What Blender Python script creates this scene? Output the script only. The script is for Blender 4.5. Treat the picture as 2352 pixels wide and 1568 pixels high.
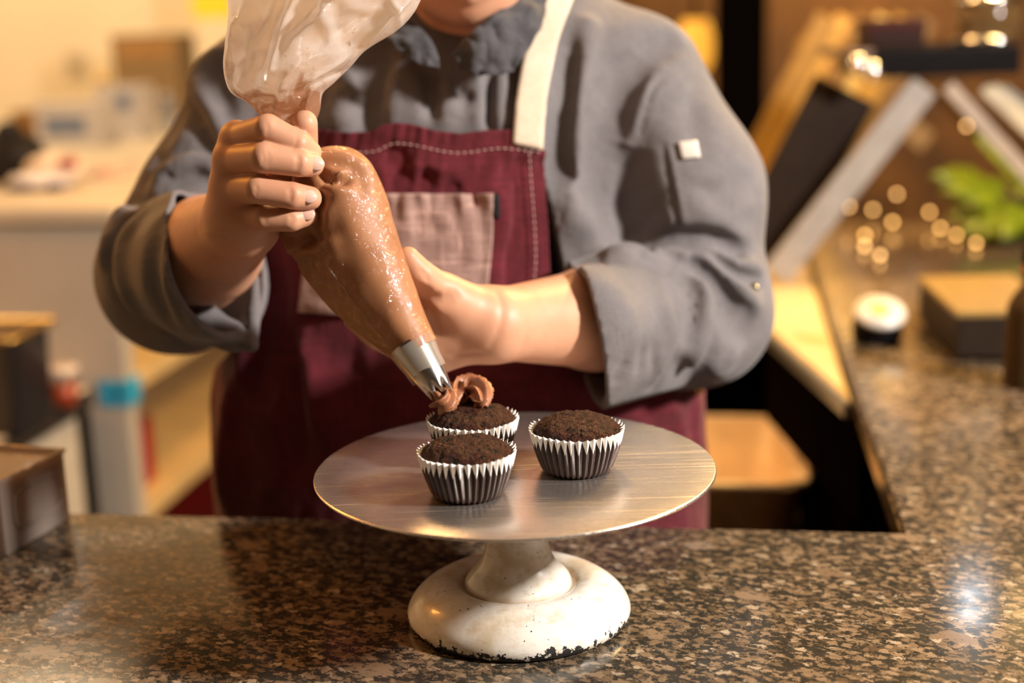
import bpy, bmesh, math, random
import numpy as np
from mathutils import Vector, Matrix, noise as mnoise

for _o in list(bpy.data.objects):
    bpy.data.objects.remove(_o, do_unlink=True)
SC = bpy.context.scene
COL = SC.collection
RNG = random.Random(7)

# ------------------------------------------------------------------ camera
CAM = np.array([0.0008, -1.0349, 1.3692])
PITCH, ROLL, FPX = .2273, -.0299, 3267.0
_F = np.array([0, math.cos(PITCH), -math.sin(PITCH)])
_R0 = np.array([1.0, 0, 0])
_U0 = np.cross(_R0, _F)
_R = math.cos(ROLL) * _R0 + math.sin(ROLL) * _U0
_U = -math.sin(ROLL) * _R0 + math.cos(ROLL) * _U0
cd = bpy.data.cameras.new('camera')
cam = bpy.data.objects.new('camera', cd)
COL.objects.link(cam)
m = Matrix.Identity(4)
for i in range(3):
    m[i][0], m[i][1], m[i][2], m[i][3] = _R[i], _U[i], -_F[i], CAM[i]
cam.matrix_world = m
cd.sensor_width = 36.0
cd.lens = 36.0 * FPX / 2352.0
cd.clip_start = .05
cd.dof.use_dof = True
cd.dof.focus_distance = 1.045
cd.dof.aperture_fstop = 2.4
SC.camera = cam

# ------------------------------------------------------------------ world, lights, exposure
SC.view_settings.view_transform = 'Standard'
SC.view_settings.look = 'None'
SC.view_settings.gamma = 1.0
SC.view_settings.exposure = 0.0
SC.view_settings.use_curve_mapping = False
w = bpy.data.worlds.new('kitchen_ambient')
SC.world = w
w.use_nodes = True
w.node_tree.nodes['Background'].inputs[0].default_value = (1.0, .50, .20, 1)
w.node_tree.nodes['Background'].inputs[1].default_value = .032

def area_light(name, loc, target, size, power, color, size_y=None):
    ld = bpy.data.lights.new(name, 'AREA')
    ld.energy = power; ld.color = color; ld.size = size
    if size_y:
        ld.shape = 'RECTANGLE'; ld.size_y = size_y
    o = bpy.data.objects.new(name, ld); COL.objects.link(o)
    o.location = loc
    o.rotation_euler = (Vector(target) - Vector(loc)).to_track_quat('-Z', 'Y').to_euler()
    return o
def point_light(name, loc, power, color, radius=.05):
    ld = bpy.data.lights.new(name, 'POINT')
    ld.energy = power; ld.color = color; ld.shadow_soft_size = radius
    o = bpy.data.objects.new(name, ld); COL.objects.link(o); o.location = loc
    return o
WARM = (1.0, .62, .26)
area_light('key_light', (1.70, -.64, 2.10), (0, .1, 1.1), .20, 104, (1.0, .91, .83))
area_light('ceiling_lamp_left', (-1.6, 3.1, 2.6), (-1.6, 3.7, 1.1), .6, 43, (1.0, .76, .47))
area_light('side_lamp_left', (-1.45, 1.10, 2.10), (-.25, .12, 1.15), .28, 13, (1.0, .35, .05))
area_light('display_lamp', (.95, 1.35, 2.25), (.78, 1.15, .9), .3, 46, (1.0, .64, .22))
area_light('wall_fill_light', (1.3, 3.95, 1.95), (1.35, 4.4, 1.1), .9, 13, (1.0, .60, .14), .15)  # added light that brightens the amber wall mirrored in the granite
area_light('ceiling_lamp_back', (-.1, 1.5, 2.6), (-.1, .9, 1.0), .4, 26, (1.0, .58, .22))

# ------------------------------------------------------------------ pixel helpers (photo pixel + real depth -> place in the room)
def ray(px, py):
    return _F + _R * ((px - 1176.0) / FPX) - _U * ((py - 784.0) / FPX)
def Py(px, py, y):
    d = ray(px, py); return CAM + d * ((y - CAM[1]) / d[1])
def Pz(px, py, z):
    d = ray(px, py); return CAM + d * ((z - CAM[2]) / d[2])

# ------------------------------------------------------------------ scene helpers
def tag(o, label=None, cat=None, group=None, kind=None):
    if label: o['label'] = label
    if cat: o['category'] = cat
    if group: o['group'] = group
    if kind: o['kind'] = kind
    return o
def thing(name, label, cat, loc=(0, 0, 0), rz=0, group=None):
    o = bpy.data.objects.new(name, None)
    COL.objects.link(o)
    o.empty_display_size = .05
    o.location = tuple(float(a) for a in loc); o.rotation_euler = (0, 0, rz)
    return tag(o, label, cat, group)
def make(name, verts, faces, mat=None, parent=None, smooth=True, world=False, uv=None):
    """one mesh object; world=True: verts are world coordinates even though the parent stands elsewhere"""
    me = bpy.data.meshes.new(name)
    verts = np.asarray(verts, dtype=float)
    me.from_pydata(verts.tolist() if len(verts) < 3000 else [tuple(v) for v in verts], [], faces)
    me.validate(); me.update()
    if smooth:
        me.polygons.foreach_set('use_smooth', [True] * len(me.polygons))
    if uv is not None:
        ul = me.uv_layers.new(name='UVMap')
        li = np.empty(len(me.loops), dtype=np.int32); me.loops.foreach_get('vertex_index', li)
        ul.data.foreach_set('uv', np.asarray(uv, dtype=np.float32)[li].ravel())
    o = bpy.data.objects.new(name, me)
    COL.objects.link(o)
    if mat: me.materials.append(mat)
    if parent:
        o.parent = parent
        if world:
            root = parent
            mw = Matrix.Identity(4)
            chain = []
            while root is not None:
                chain.append(root); root = root.parent
            for r_ in reversed(chain):
                mw = mw @ r_.matrix_parent_inverse @ Matrix.LocRotScale(r_.location, r_.rotation_euler, r_.scale)
            o.matrix_parent_inverse = mw.inverted()
    return o
def big_mesh(name, V, Q, mat, parent=None, world=True):
    """fast path for large quad meshes"""
    me = bpy.data.meshes.new(name)
    me.vertices.add(len(V)); me.vertices.foreach_set('co', np.ascontiguousarray(V, dtype=np.float32).ravel())
    me.loops.add(len(Q) * 4); me.loops.foreach_set('vertex_index', np.ascontiguousarray(Q, dtype=np.int32).ravel())
    me.polygons.add(len(Q)); me.polygons.foreach_set('loop_start', np.arange(0, len(Q) * 4, 4, dtype=np.int32))
    me.polygons.foreach_set('use_smooth', [True] * len(Q))
    me.update(calc_edges=True); me.validate()
    o = bpy.data.objects.new(name, me); COL.objects.link(o)
    me.materials.append(mat)
    if parent:
        o.parent = parent
        if world and parent.parent is None:
            o.matrix_parent_inverse = Matrix.LocRotScale(parent.location, parent.rotation_euler, parent.scale).inverted()
        elif world:
            g = parent.parent
            o.matrix_parent_inverse = (Matrix.LocRotScale(g.location, g.rotation_euler, g.scale) @ parent.matrix_parent_inverse).inverted()
    return o
def ring_faces(nr, ns, closed_s=True, cap0=False, cap1=False):
    f = []
    m_ = ns if closed_s else ns - 1
    for r in range(nr - 1):
        for s in range(m_):
            a = r * ns + s; b = r * ns + (s + 1) % ns
            f.append((a, b, b + ns, a + ns))
    if cap0: f.append(tuple(reversed(range(ns))))
    if cap1: f.append(tuple(range((nr - 1) * ns, nr * ns)))
    return f
def lathe(prof, n=64, cap0=True, cap1=True):
    V = []
    for r, z in prof:
        for k in range(n):
            a = 2 * math.pi * k / n
            V.append((r * math.cos(a), r * math.sin(a), z))
    return V, ring_faces(len(prof), n, True, cap0, cap1)
def smooth_prof(pts, n=60):
    """Catmull-Rom through profile points"""
    P = np.array(pts, float)
    P = np.vstack([2 * P[0] - P[1], P, 2 * P[-1] - P[-2]])
    out = []
    seg = len(P) - 3
    for i in range(seg):
        for k in range(max(2, n // seg)):
            t = k / max(2, n // seg)
            a, b, c, d = P[i:i + 4]
            out.append(.5 * ((2 * b) + (-a + c) * t + (2 * a - 5 * b + 4 * c - d) * t * t + (-a + 3 * b - 3 * c + d) * t ** 3))
    out.append(P[-2])
    return np.array(out)
def box_mesh(lo, hi, bev=.0, seg=2):
    bm = bmesh.new()
    bmesh.ops.create_cube(bm, size=1)
    lo = np.array(lo, float); hi = np.array(hi, float)
    for v in bm.verts:
        for i in range(3):
            v.co[i] = lo[i] + (v.co[i] + .5) * (hi[i] - lo[i])
    if bev > 0:
        bmesh.ops.bevel(bm, geom=list(bm.edges), offset=bev, segments=seg, affect='EDGES', profile=.7)
    V = [tuple(v.co) for v in bm.verts]
    bm.verts.index_update()
    Fc = [tuple(v.index for v in f.verts) for f in bm.faces]
    bm.free()
    return V, Fc
def box(name, lo, hi, mat, parent=None, bev=.003, world=False, smooth=False, seg=2):
    V, Fc = box_mesh(lo, hi, bev, seg)
    o = make(name, V, Fc, mat, parent, smooth, world)
    return o
def tube_mesh(path, rad, n=12, cap=True, flat=1.0, up=None):
    P = np.array(path, float); m_ = len(P)
    rad = np.full(m_, rad, float) if np.isscalar(rad) else np.array(rad, float)
    T = np.gradient(P, axis=0); T /= np.linalg.norm(T, axis=1)[:, None] + 1e-12
    u = np.array(up if up is not None else ([0, 0, 1] if abs(T[0][2]) < .9 else [1, 0, 0]), float)
    V = []
    for i in range(m_):
        u = u - T[i] * (u @ T[i]); u /= np.linalg.norm(u) + 1e-12
        v = np.cross(T[i], u)
        for k in range(n):
            a = 2 * math.pi * k / n
            V.append(P[i] + rad[i] * (math.cos(a) * u * flat + math.sin(a) * v))
    return V, ring_faces(m_, n, True, cap, cap)
def tube(name, path, rad, mat, parent=None, n=12, world=True, **k):
    V, Fc = tube_mesh(path, rad, n, **k)
    return make(name, V, Fc, mat, parent, True, world)
def spline(pts, n=40):
    return smooth_prof(pts, n)
def merge(meshes):
    V = []; Fc = []
    for v, f in meshes:
        o = len(V); V += [tuple(a) for a in v]; Fc += [tuple(i + o for i in q) for q in f]
    return V, Fc

# ------------------------------------------------------------------ materials
class NT:
    def __init__(s, name):
        s.m = bpy.data.materials.new(name); s.m.use_nodes = True
        s.t = s.m.node_tree; s.b = s.t.nodes['Principled BSDF']; s.out = s.t.nodes['Material Output']
    def n(s, typ, **kw):
        nd = s.t.nodes.new(typ)
        for k, v in kw.items():
            if k.startswith('i_'):
                key = k[2:]
                nd.inputs[int(key) if key.isdigit() else key.replace('_', ' ')].default_value = v
            else: setattr(nd, k, v)
        return nd
    def l(s, a, b): s.t.links.new(a, b)
    def coord(s, scale=(1, 1, 1), kind='Object', rot=(0, 0, 0)):
        tc = s.n('ShaderNodeTexCoord'); mp = s.n('ShaderNodeMapping')
        mp.inputs['Scale'].default_value = scale; mp.inputs['Rotation'].default_value = rot
        s.l(tc.outputs[kind], mp.inputs['Vector']); return mp.outputs[0]
    def noise(s, vec, scale, detail=3, rough=.5, dist=0):
        nd = s.n('ShaderNodeTexNoise'); nd.inputs['Scale'].default_value = scale
        nd.inputs['Detail'].default_value = detail; nd.inputs['Roughness'].default_value = rough
        nd.inputs['Distortion'].default_value = dist
        if vec is not None: s.l(vec, nd.inputs['Vector'])
        return nd.outputs['Fac']
    def ramp(s, fac, stops, interp='LINEAR'):
        r = s.n('ShaderNodeValToRGB'); cr = r.color_ramp; cr.interpolation = interp
        while len(cr.elements) < len(stops): cr.elements.new(.5)
        for e, (p, c) in zip(cr.elements, stops):
            e.position = p; e.color = (c, c, c, 1) if np.isscalar(c) else (*c, 1)
        s.l(fac, r.inputs[0]); return r.outputs[0]
    def mix(s, fac, a, b, mode='MIX'):
        x = s.n('ShaderNodeMix', data_type='RGBA', blend_type=mode)
        for sock, v in ((x.inputs[0], fac), (x.inputs[6], a), (x.inputs[7], b)):
            if hasattr(v, 'links') or hasattr(v, 'is_linked'): s.l(v, sock)
            elif np.isscalar(v): sock.default_value = v
            else: sock.default_value = (*v, 1)
        return x.outputs[2]
    def math(s, op, a, b=None, c=None):
        x = s.n('ShaderNodeMath', operation=op)
        for i, v in enumerate((a, b, c)):
            if v is None: continue
            if hasattr(v, 'is_linked'): s.l(v, x.inputs[i])
            else: x.inputs[i].default_value = v
        return x.outputs[0]
    def bump(s, h, strength=.3, dist=.001):
        b = s.n('ShaderNodeBump'); b.inputs['Strength'].default_value = strength; b.inputs['Distance'].default_value = dist
        s.l(h, b.inputs['Height']); s.l(b.outputs[0], s.b.inputs['Normal']); return b
    def set(s, **kw):
        for k, v in kw.items():
            k = {'color': 'Base Color', 'rough': 'Roughness', 'metal': 'Metallic', 'spec': 'Specular IOR Level', 'sss': 'Subsurface Weight',
                 'trans': 'Transmission Weight', 'ior': 'IOR', 'alpha': 'Alpha', 'coat': 'Coat Weight', 'sheen': 'Sheen Weight'}.get(k, k)
            sock = s.b.inputs[k]
            if hasattr(v, 'is_linked'): s.l(v, sock)
            elif np.isscalar(v): sock.default_value = v
            else: sock.default_value = (*v, 1) if len(v) == 3 else v
        return s
def plain(name, color, rough=.5, metal=0., var=.12, scale=30, bump=0., spec=.5, coat=0.):
    if max(color) < .06: spec, rough = min(spec, .14), max(rough, .55)
    t = NT(name)
    v = t.coord()
    f = t.noise(v, scale, 4)
    c = np.array(color)
    t.set(color=t.ramp(f, [(.3, tuple(c * (1 - var))), (.7, tuple(np.minimum(c * (1 + var), 1)))]), rough=rough, metal=metal, spec=spec, coat=coat)
    if bump: t.bump(t.noise(v, scale * 6, 4), bump, .001)
    return t.m

def granite():
    t = NT('polished_granite')
    v = t.coord(rot=(0, 0, .35))
    def warped(amt, sc):
        nz = t.n('ShaderNodeTexNoise'); nz.inputs['Scale'].default_value = sc; nz.inputs['Detail'].default_value = 4
        t.l(v, nz.inputs['Vector'])
        w_ = t.n('ShaderNodeMix', data_type='VECTOR'); w_.inputs[0].default_value = amt
        t.l(v, w_.inputs[4]); t.l(nz.outputs['Color'], w_.inputs[5])
        mp = t.n('ShaderNodeMapping'); mp.inputs['Scale'].default_value = (.70, 1.10, 1.0); t.l(w_.outputs[1], mp.inputs['Vector']); return mp.outputs[0]
    vw = warped(.010, 150); vb = warped(.014, 90)
    def vor(scale, vec):
        o = t.n('ShaderNodeTexVoronoi'); o.inputs['Scale'].default_value = scale; t.l(vec, o.inputs['Vector'])
        s = t.n('ShaderNodeSeparateColor'); t.l(o.outputs['Color'], s.inputs[0]); return o, s
    o1, s1 = vor(150, vw)
    small = t.ramp(s1.outputs[0], [(0, (.115, .080, .047)), (.14, (.165, .115, .068)), (.34, (.21, .148, .088)), (.54, (.255, .18, .11)),
                                   (.74, (.30, .215, .135)), (.92, (.43, .34, .24))], 'CONSTANT')
    o2, s2 = vor(78, vb)
    mid = t.ramp(s2.outputs[1], [(0, (.20, .14, .082)), (.3, (.26, .185, .113)), (.6, (.31, .225, .148)), (.90, (.46, .38, .28))], 'CONSTANT')
    c = t.mix(t.math('MULTIPLY', t.ramp(s2.outputs[0], [(0, 0.), (.60, 1.)], 'CONSTANT'), t.ramp(o2.outputs['Distance'], [(.36, 1.), (.44, 0.)])), small, mid)
    o3, s3 = vor(36, vb)
    big = t.ramp(s3.outputs[1], [(0, (.22, .15, .092)), (.5, (.27, .19, .12)), (.85, (.26, .20, .15))], 'CONSTANT')
    keep = t.math('MULTIPLY', t.ramp(s3.outputs[0], [(0, 0.), (.86, 1.)], 'CONSTANT'), t.ramp(o3.outputs['Distance'], [(.34, 1.), (.42, 0.)]))
    c = t.mix(keep, c, big)
    f = t.noise(vw, 150, 8, .80, .2)
    edge = t.ramp(o1.outputs['Distance'], [(.30, 0.), (.62, .10)])
    clus = t.ramp(t.noise(v, 40, 3, .6), [(.35, -.055), (.65, .055)])
    m_ = t.math('SUBTRACT', t.math('ADD', t.math('ADD', f, clus), edge), t.math('MULTIPLY', keep, .10))
    veins = t.ramp(m_, [(.565, 0.), (.60, .94)])
    c = t.mix(veins, c, t.mix(t.noise(v, 160, 2), (.010, .011, .010), (.035, .036, .030)))
    c = t.mix(t.math('MULTIPLY', t.noise(v, 420, 4, .7), .6), c, t.mix(1.0, c, (.5, .45, .40), 'MULTIPLY'))
    t.set(color=c, rough=t.ramp(t.noise(v, 40, 3), [(.3, .10), (.7, .17)]), spec=.5)
    t.bump(t.noise(v, 300, 2), .02, .0005)
    return t.m
GRANITE = granite()

def brushed():
    t = NT('brushed_aluminium')
    def ln(sc, rot, k): return t.noise(t.coord(scale=sc, rot=(0, 0, rot)), k, 3, .6)
    fine = ln((3, 420, 3), .05, 3)
    s1 = t.ramp(ln((2.2, 150, 2), .10, 3), [(.62, 0.), (.70, 1.)]); s2 = t.ramp(ln((3, 210, 3), -.12, 2.6), [(.63, 0.), (.70, 1.)]); s3 = t.ramp(ln((4, 260, 4), .9, 2), [(.66, 0.), (.72, .6)])
    scr = t.math('MAXIMUM', t.math('MAXIMUM', s1, s2), s3)
    big = t.ramp(t.noise(t.coord(), 11, 4, .6), [(.35, 0.), (.7, 1.)])
    t.set(color=t.mix(big, (.86, .80, .74), (.72, .67, .63)), metal=.93, spec=.5,
          rough=t.math('ADD', t.math('MULTIPLY', fine, .10), t.math('ADD', .21, t.math('MULTIPLY', scr, .16))))
    t.bump(t.math('ADD', t.math('MULTIPLY', t.math('ADD', fine, ln((2, 1300, 2), .04, 3)), .7), t.math('MULTIPLY', scr, 1.2)), .22, .00022)
    return t.m
def enamel():
    t = NT('chipped_white_enamel')
    tc = t.n('ShaderNodeTexCoord'); sp = t.n('ShaderNodeSeparateXYZ'); t.l(tc.outputs['Object'], sp.inputs[0])
    z = sp.outputs[2]
    v = t.coord()
    base = t.ramp(t.noise(v, 24, 5, .65), [(.36, (.60, .50, .36)), (.52, (.78, .735, .65)), (.75, (.83, .81, .76))])
    # tea-coloured dirt settled in the groove under the stem
    ring = t.math('SUBTRACT', 1, t.math('MULTIPLY', t.math('ABSOLUTE', t.math('SUBTRACT', z, .0277)), 420))
    rr = t.math('POWER', t.math('ADD', t.math('POWER', sp.outputs[0], 2), t.math('POWER', sp.outputs[1], 2)), .5)
    near = t.math('SUBTRACT', 1, t.math('MULTIPLY', t.math('ABSOLUTE', t.math('SUBTRACT', rr, .0440)), 300))
    stain = t.math('MULTIPLY', t.math('MAXIMUM', near, 0), t.ramp(t.noise(v, 60, 3), [(.35, .3), (.6, 1.)]))
    c = t.mix(stain, base, (.46, .24, .035))
    dirt = t.math('MULTIPLY', t.ramp(t.noise(t.coord(scale=(1, 1, 3)), 70, 5, .7), [(.53, 0.), (.74, .60)]), 1.0)
    c = t.mix(dirt, c, (.42, .30, .17))
    lim = t.math('ADD', -.0030, t.math('MULTIPLY', t.math('POWER', t.noise(v, 70, 5, .65), 2.0), .034))
    chip = t.math('LESS_THAN', z, lim)
    c = t.mix(chip, c, (.012, .010, .009))
    specks = t.math('MULTIPLY', t.ramp(t.noise(v, 330, 2, .5), [(.70, 0.), (.715, 1.)]), t.ramp(t.noise(v, 40, 2), [(.5, 0.), (.6, 1.)]))
    c = t.mix(specks, c, (.05, .045, .04))
    t.set(color=c, rough=t.math('ADD', .30, t.math('MULTIPLY', chip, .4)), coat=.25)
    t.bump(t.math('SUBTRACT', t.math('MULTIPLY', t.noise(v, 130, 4), .4), chip), .35, .0006)
    return t.m
def cake_mat():
    t = NT('chocolate_cake_crumb')
    v = t.coord()
    f = t.noise(v, 260, 5, .7); g = t.noise(v, 900, 3, .6); b = t.noise(v, 60, 3)
    pit = t.ramp(t.noise(v, 170, 2, .5), [(.56, 1.), (.66, 0.)])
    t.set(color=t.mix(pit, (.004, .002, .0015), t.ramp(f, [(.3, (.012, .0038, .0025)), (.52, (.050, .0150, .0075)), (.70, (.12, .042, .020))])),
          rough=t.ramp(b, [(.4, .30), (.6, .6)]), spec=.17)
    t.bump(t.math('ADD', t.math('ADD', f, t.math('MULTIPLY', g, .8)), t.math('MULTIPLY', pit, .5)), 1.0, .0025)
    return t.m
def liner_mat():
    t = NT('greaseproof_liner_paper')
    uv = t.n('ShaderNodeUVMap'); sp = t.n('ShaderNodeSeparateXYZ'); t.l(uv.outputs[0], sp.inputs[0])
    ph, h = sp.outputs[0], sp.outputs[1]
    v = t.coord()
    wob = t.math('MULTIPLY', t.math('SUBTRACT', t.noise(v, 120, 2), .5), .16)
    lim = t.math('ADD', t.math('ADD', .63, wob), t.math('MULTIPLY', t.math('SUBTRACT', 1, ph), .30))
    soak = t.ramp(t.math('SUBTRACT', h, lim), [(0.0, 1.), (.035, 0.)])
    ridge = t.math('POWER', ph, 2.2)
    dark = t.mix(t.math('MULTIPLY', ridge, .75), (.014, .006, .005), (.105, .066, .056))
    white = t.mix(t.noise(v, 150, 3), (.80, .77, .72), (.88, .86, .82))
    t.set(color=t.mix(soak, white, dark), rough=t.math('SUBTRACT', .62, t.math('MULTIPLY', soak, .25)), spec=.4)
    t.bump(t.noise(v, 400, 3), .15, .0004)
    return t.m
def cream_mat(name, c0, c1, rough=.38, bmp=.22):
    t = NT(name)
    v = t.coord()
    t.set(color=t.ramp(t.noise(v, 70, 4), [(.35, c0), (.65, c1)]), rough=rough, sss=.12, spec=.5)
    t.b.inputs['Subsurface Radius'].default_value = (.004, .002, .001)
    t.b.inputs['Subsurface Scale'].default_value = .6
    t.bump(t.math('ADD', t.noise(v, 220, 4, .6), t.math('MULTIPLY', t.noise(v, 900, 2), .5)), bmp, .0007)
    return t.m
def skin_mat():
    t = NT('skin')
    v = t.coord()
    f = t.noise(v, 28, 4, .6); pores = t.noise(v, 900, 2); g = t.noise(v, 130, 4)
    t.set(color=t.mix(t.math('MULTIPLY', g, .25), t.ramp(f, [(.3, (.53, .252, .145)), (.55, (.58, .300, .180)), (.8, (.56, .225, .130))]), (.62, .36, .24)),
          rough=.48, spec=.38, sss=.18)
    t.b.inputs['Subsurface Radius'].default_value = (.010, .004, .002)
    t.b.inputs['Subsurface Scale'].default_value = .6
    t.bump(t.math('ADD', g, t.math('MULTIPLY', pores, .5)), .12, .0006)
    return t.m
def cloth(name, c0, c1, wscale=1400, rough=.85, slub=0., bump=.25, sheen=.15, crumple=1.0):
    t = NT(name)
    va = t.coord(scale=(1, 1, .12)); vb = t.coord(scale=(.12, .12, 1))
    a = t.noise(va, wscale, 2); b = t.noise(vb, wscale, 2)
    f = t.noise(t.coord(), 26, 5, .65)
    wv = t.math('MAXIMUM', a, b)
    col = t.ramp(f, [(.3, c0), (.7, c1)])
    col = t.mix(t.ramp(wv, [(.45, .30), (.68, 0.)]), col, tuple(np.array(c0) * .55))
    if slub:
        s = t.math('MAXIMUM', t.noise(t.coord(scale=(1, 1, .06)), 260, 3), t.noise(t.coord(scale=(.06, .06, 1)), 260, 3))
        col = t.mix(t.math('MULTIPLY', t.ramp(s, [(.52, 0.), (.72, 1.)]), slub), col, tuple(np.minimum(np.array(c1) * 1.7, 1)))
    t.set(color=col, rough=rough, spec=.2, sheen=sheen)
    cr = t.noise(t.coord(), 38, 5, .6, .9)
    t.bump(t.math('ADD', t.math('MULTIPLY', wv, .12), t.math('MULTIPLY', cr, crumple)), bump, .004)
    return t.m
JACKET = cloth('grey_jacket_cotton', (.142, .131, .134), (.190, .175, .179), crumple=1.6)
COLLAR = cloth('collar_denim', (.040, .040, .045), (.085, .083, .090), slub=.25)
PANTS = cloth('charcoal_trouser_twill', (.020, .020, .022), (.035, .035, .038))
APRON = cloth('burgundy_apron_linen', (.078, .0078, .0130), (.130, .0150, .0235), 1100, slub=.35)
POCKET = cloth('rose_linen', (.30, .185, .155), (.40, .265, .225), 900, slub=.6)
STRAP = cloth('cream_webbing', (.66, .54, .40), (.76, .65, .50), 800, bump=.25, crumple=.2)
THREAD = plain('pale_thread', (.55, .36, .33), .8)
SKIN = skin_mat()
NAIL = plain('fingernail', (.66, .42, .33), .25, coat=.3)
ALU = brushed()
ENAMEL = enamel()
CAKE = cake_mat()
LINER = liner_mat()
FROST = cream_mat('chocolate_buttercream', (.27, .105, .048), (.34, .14, .068), .42)
FILLING = cream_mat('chocolate_filling', (.325, .140, .062), (.375, .172, .080), .16, .06)
STEEL = plain('nozzle_steel', (.78, .77, .75), .24, 1.0, .04, 60)

# ------------------------------------------------------------------ room shell
CT = .91                                         # counter height
YAW = -.153                                      # the kitchen stands a little askew to the lens axis
E1 = np.array([math.cos(YAW), math.sin(YAW), 0]); E2 = np.array([-math.sin(YAW), math.cos(YAW), 0])
def K(a, b, z=0.0):
    """kitchen coordinates -> world"""
    return E1 * a + E2 * b + np.array([0, 0, z])
def to_k(p): return float(np.dot(p[:3], E1)), float(np.dot(p[:3], E2))
WALLP = plain('cream_wall_paint', (.90, .74, .50), .7, 0, .04, 3)
FLOORM = plain('dark_red_floor_tile', (.075, .012, .010), .5, 0, .25, 6)
CEILM = plain('ceiling_paint', (.55, .45, .32), .8, 0, .05, 4)
DARKW = plain('dark_amber_panelling', (.17, .075, .009), .5, 0, .4, 5)
def structure(name, a0, a1, b0, b1, z0, z1, mat):
    V, Fc = box_mesh((a0, b0, z0), (a1, b1, z1))
    o = make(name, V, Fc, mat, None, False)
    o.rotation_euler = (0, 0, YAW); o['kind'] = 'structure'
    return o
structure('floor', -3.2, 3.2, -2.6, 4.7, -.08, 0, FLOORM)
structure('wall_back', -3.2, -.55, 4.6, 4.7, 0, 2.8, WALLP)
structure('wall_back_right', -.55, 3.2, 4.6, 4.7, 0, 2.8, DARKW)
structure('wall_left', -3.2, -3.1, -2.6, 4.6, 0, 2.8, WALLP)
structure('wall_right', 3.1, 3.2, -2.6, 4.6, 0, 2.8, DARKW)
structure('ceiling', -3.2, 3.2, -2.6, 4.7, 2.8, 2.88, CEILM)

# ------------------------------------------------------------------ granite counter: L shape, slab on a dark cabinet
ctop = thing('granite_countertop', 'speckled brown polished granite countertop carrying the cake stand', 'countertop', (0, 0, CT), YAW)
kb = to_k(Pz(500, 1184, CT))[1]; ka = to_k(Pz(2068, 1214, CT))[0]
def prism(poly, z0, z1, bev=.004):
    bm = bmesh.new()
    vs = [bm.verts.new((x, y, z0)) for x, y in poly]
    f = bm.faces.new(vs)
    r = bmesh.ops.extrude_face_region(bm, geom=[f])
    for v in r['geom']:
        if isinstance(v, bmesh.types.BMVert): v.co.z = z1
    bmesh.ops.recalc_face_normals(bm, faces=bm.faces[:])
    if bev: bmesh.ops.bevel(bm, geom=list(bm.edges), offset=bev, segments=2, affect='EDGES')
    bm.verts.index_update()
    V = [tuple(v.co) for v in bm.verts]; Fc = [tuple(v.index for v in q.verts) for q in bm.faces]
    bm.free(); return V, Fc
V, Fc = prism([(-1.5, -.75), (1.7, -.75), (1.7, 2.1), (ka, 2.1), (ka, kb), (-1.5, kb)], -.032, 0.0)
make('slab', V, Fc, GRANITE, ctop, False)
CABM = plain('black_cabinet_laminate', (.0030, .0020, .0018), .6, spec=0.)
counter_base = thing('counter_cabinet', 'dark cabinet body under the granite countertop', 'cabinet', (0, 0, 0), YAW)
V, Fc = prism([(-1.45, -.6), (1.6, -.6), (1.6, 2.05), (ka + .05, 2.05), (ka + .05, kb - .06), (-1.45, kb - .06)], .002, CT - .0325, 0)
make('body', V, Fc, CABM, counter_base, False)

# ------------------------------------------------------------------ cake stand
PT = 1.032                                       # plate top
stand = thing('cake_stand', 'aluminium cake turntable on a chipped white enamel foot', 'cake stand', (0, 0, CT))
prof = smooth_prof([(.0825, 0.0), (.0855, .0025), (.0868, .007), (.0852, .0125), (.0810, .0185), (.0735, .0250), (.0640, .0300), (.0560, .0322),
                    (.0490, .0312), (.0450, .0287), (.0428, .0270)], 50)
V, Fc = lathe([(.055, .0)] + list(prof) + [(.040, .0268)], 96, False, False)
make('base', V, Fc, ENAMEL, stand)
prof = smooth_prof([(.0405, .0266), (.0414, .0285), (.0402, .0325), (.0362, .0375), (.0308, .0435), (.0266, .0515), (.0241, .0620), (.0230, .0780),
                    (.0228, .0980), (.0232, .1160)], 44)
V, Fc = lathe(list(prof), 80, True, True)
make('stem', V, Fc, ENAMEL, stand)
h = PT - CT
prof = [(.020, h - .0030), (.1490, h - .0030), (.1515, h - .0026), (.1524, h - .0016), (.1524, h - .0010), (.1519, h - .0003), (.1508, h), (.11, h), (.05, h), (.004, h)]
V, Fc = lathe(prof, 160, True, True)
make('plate', V, Fc, ALU, stand)

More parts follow.
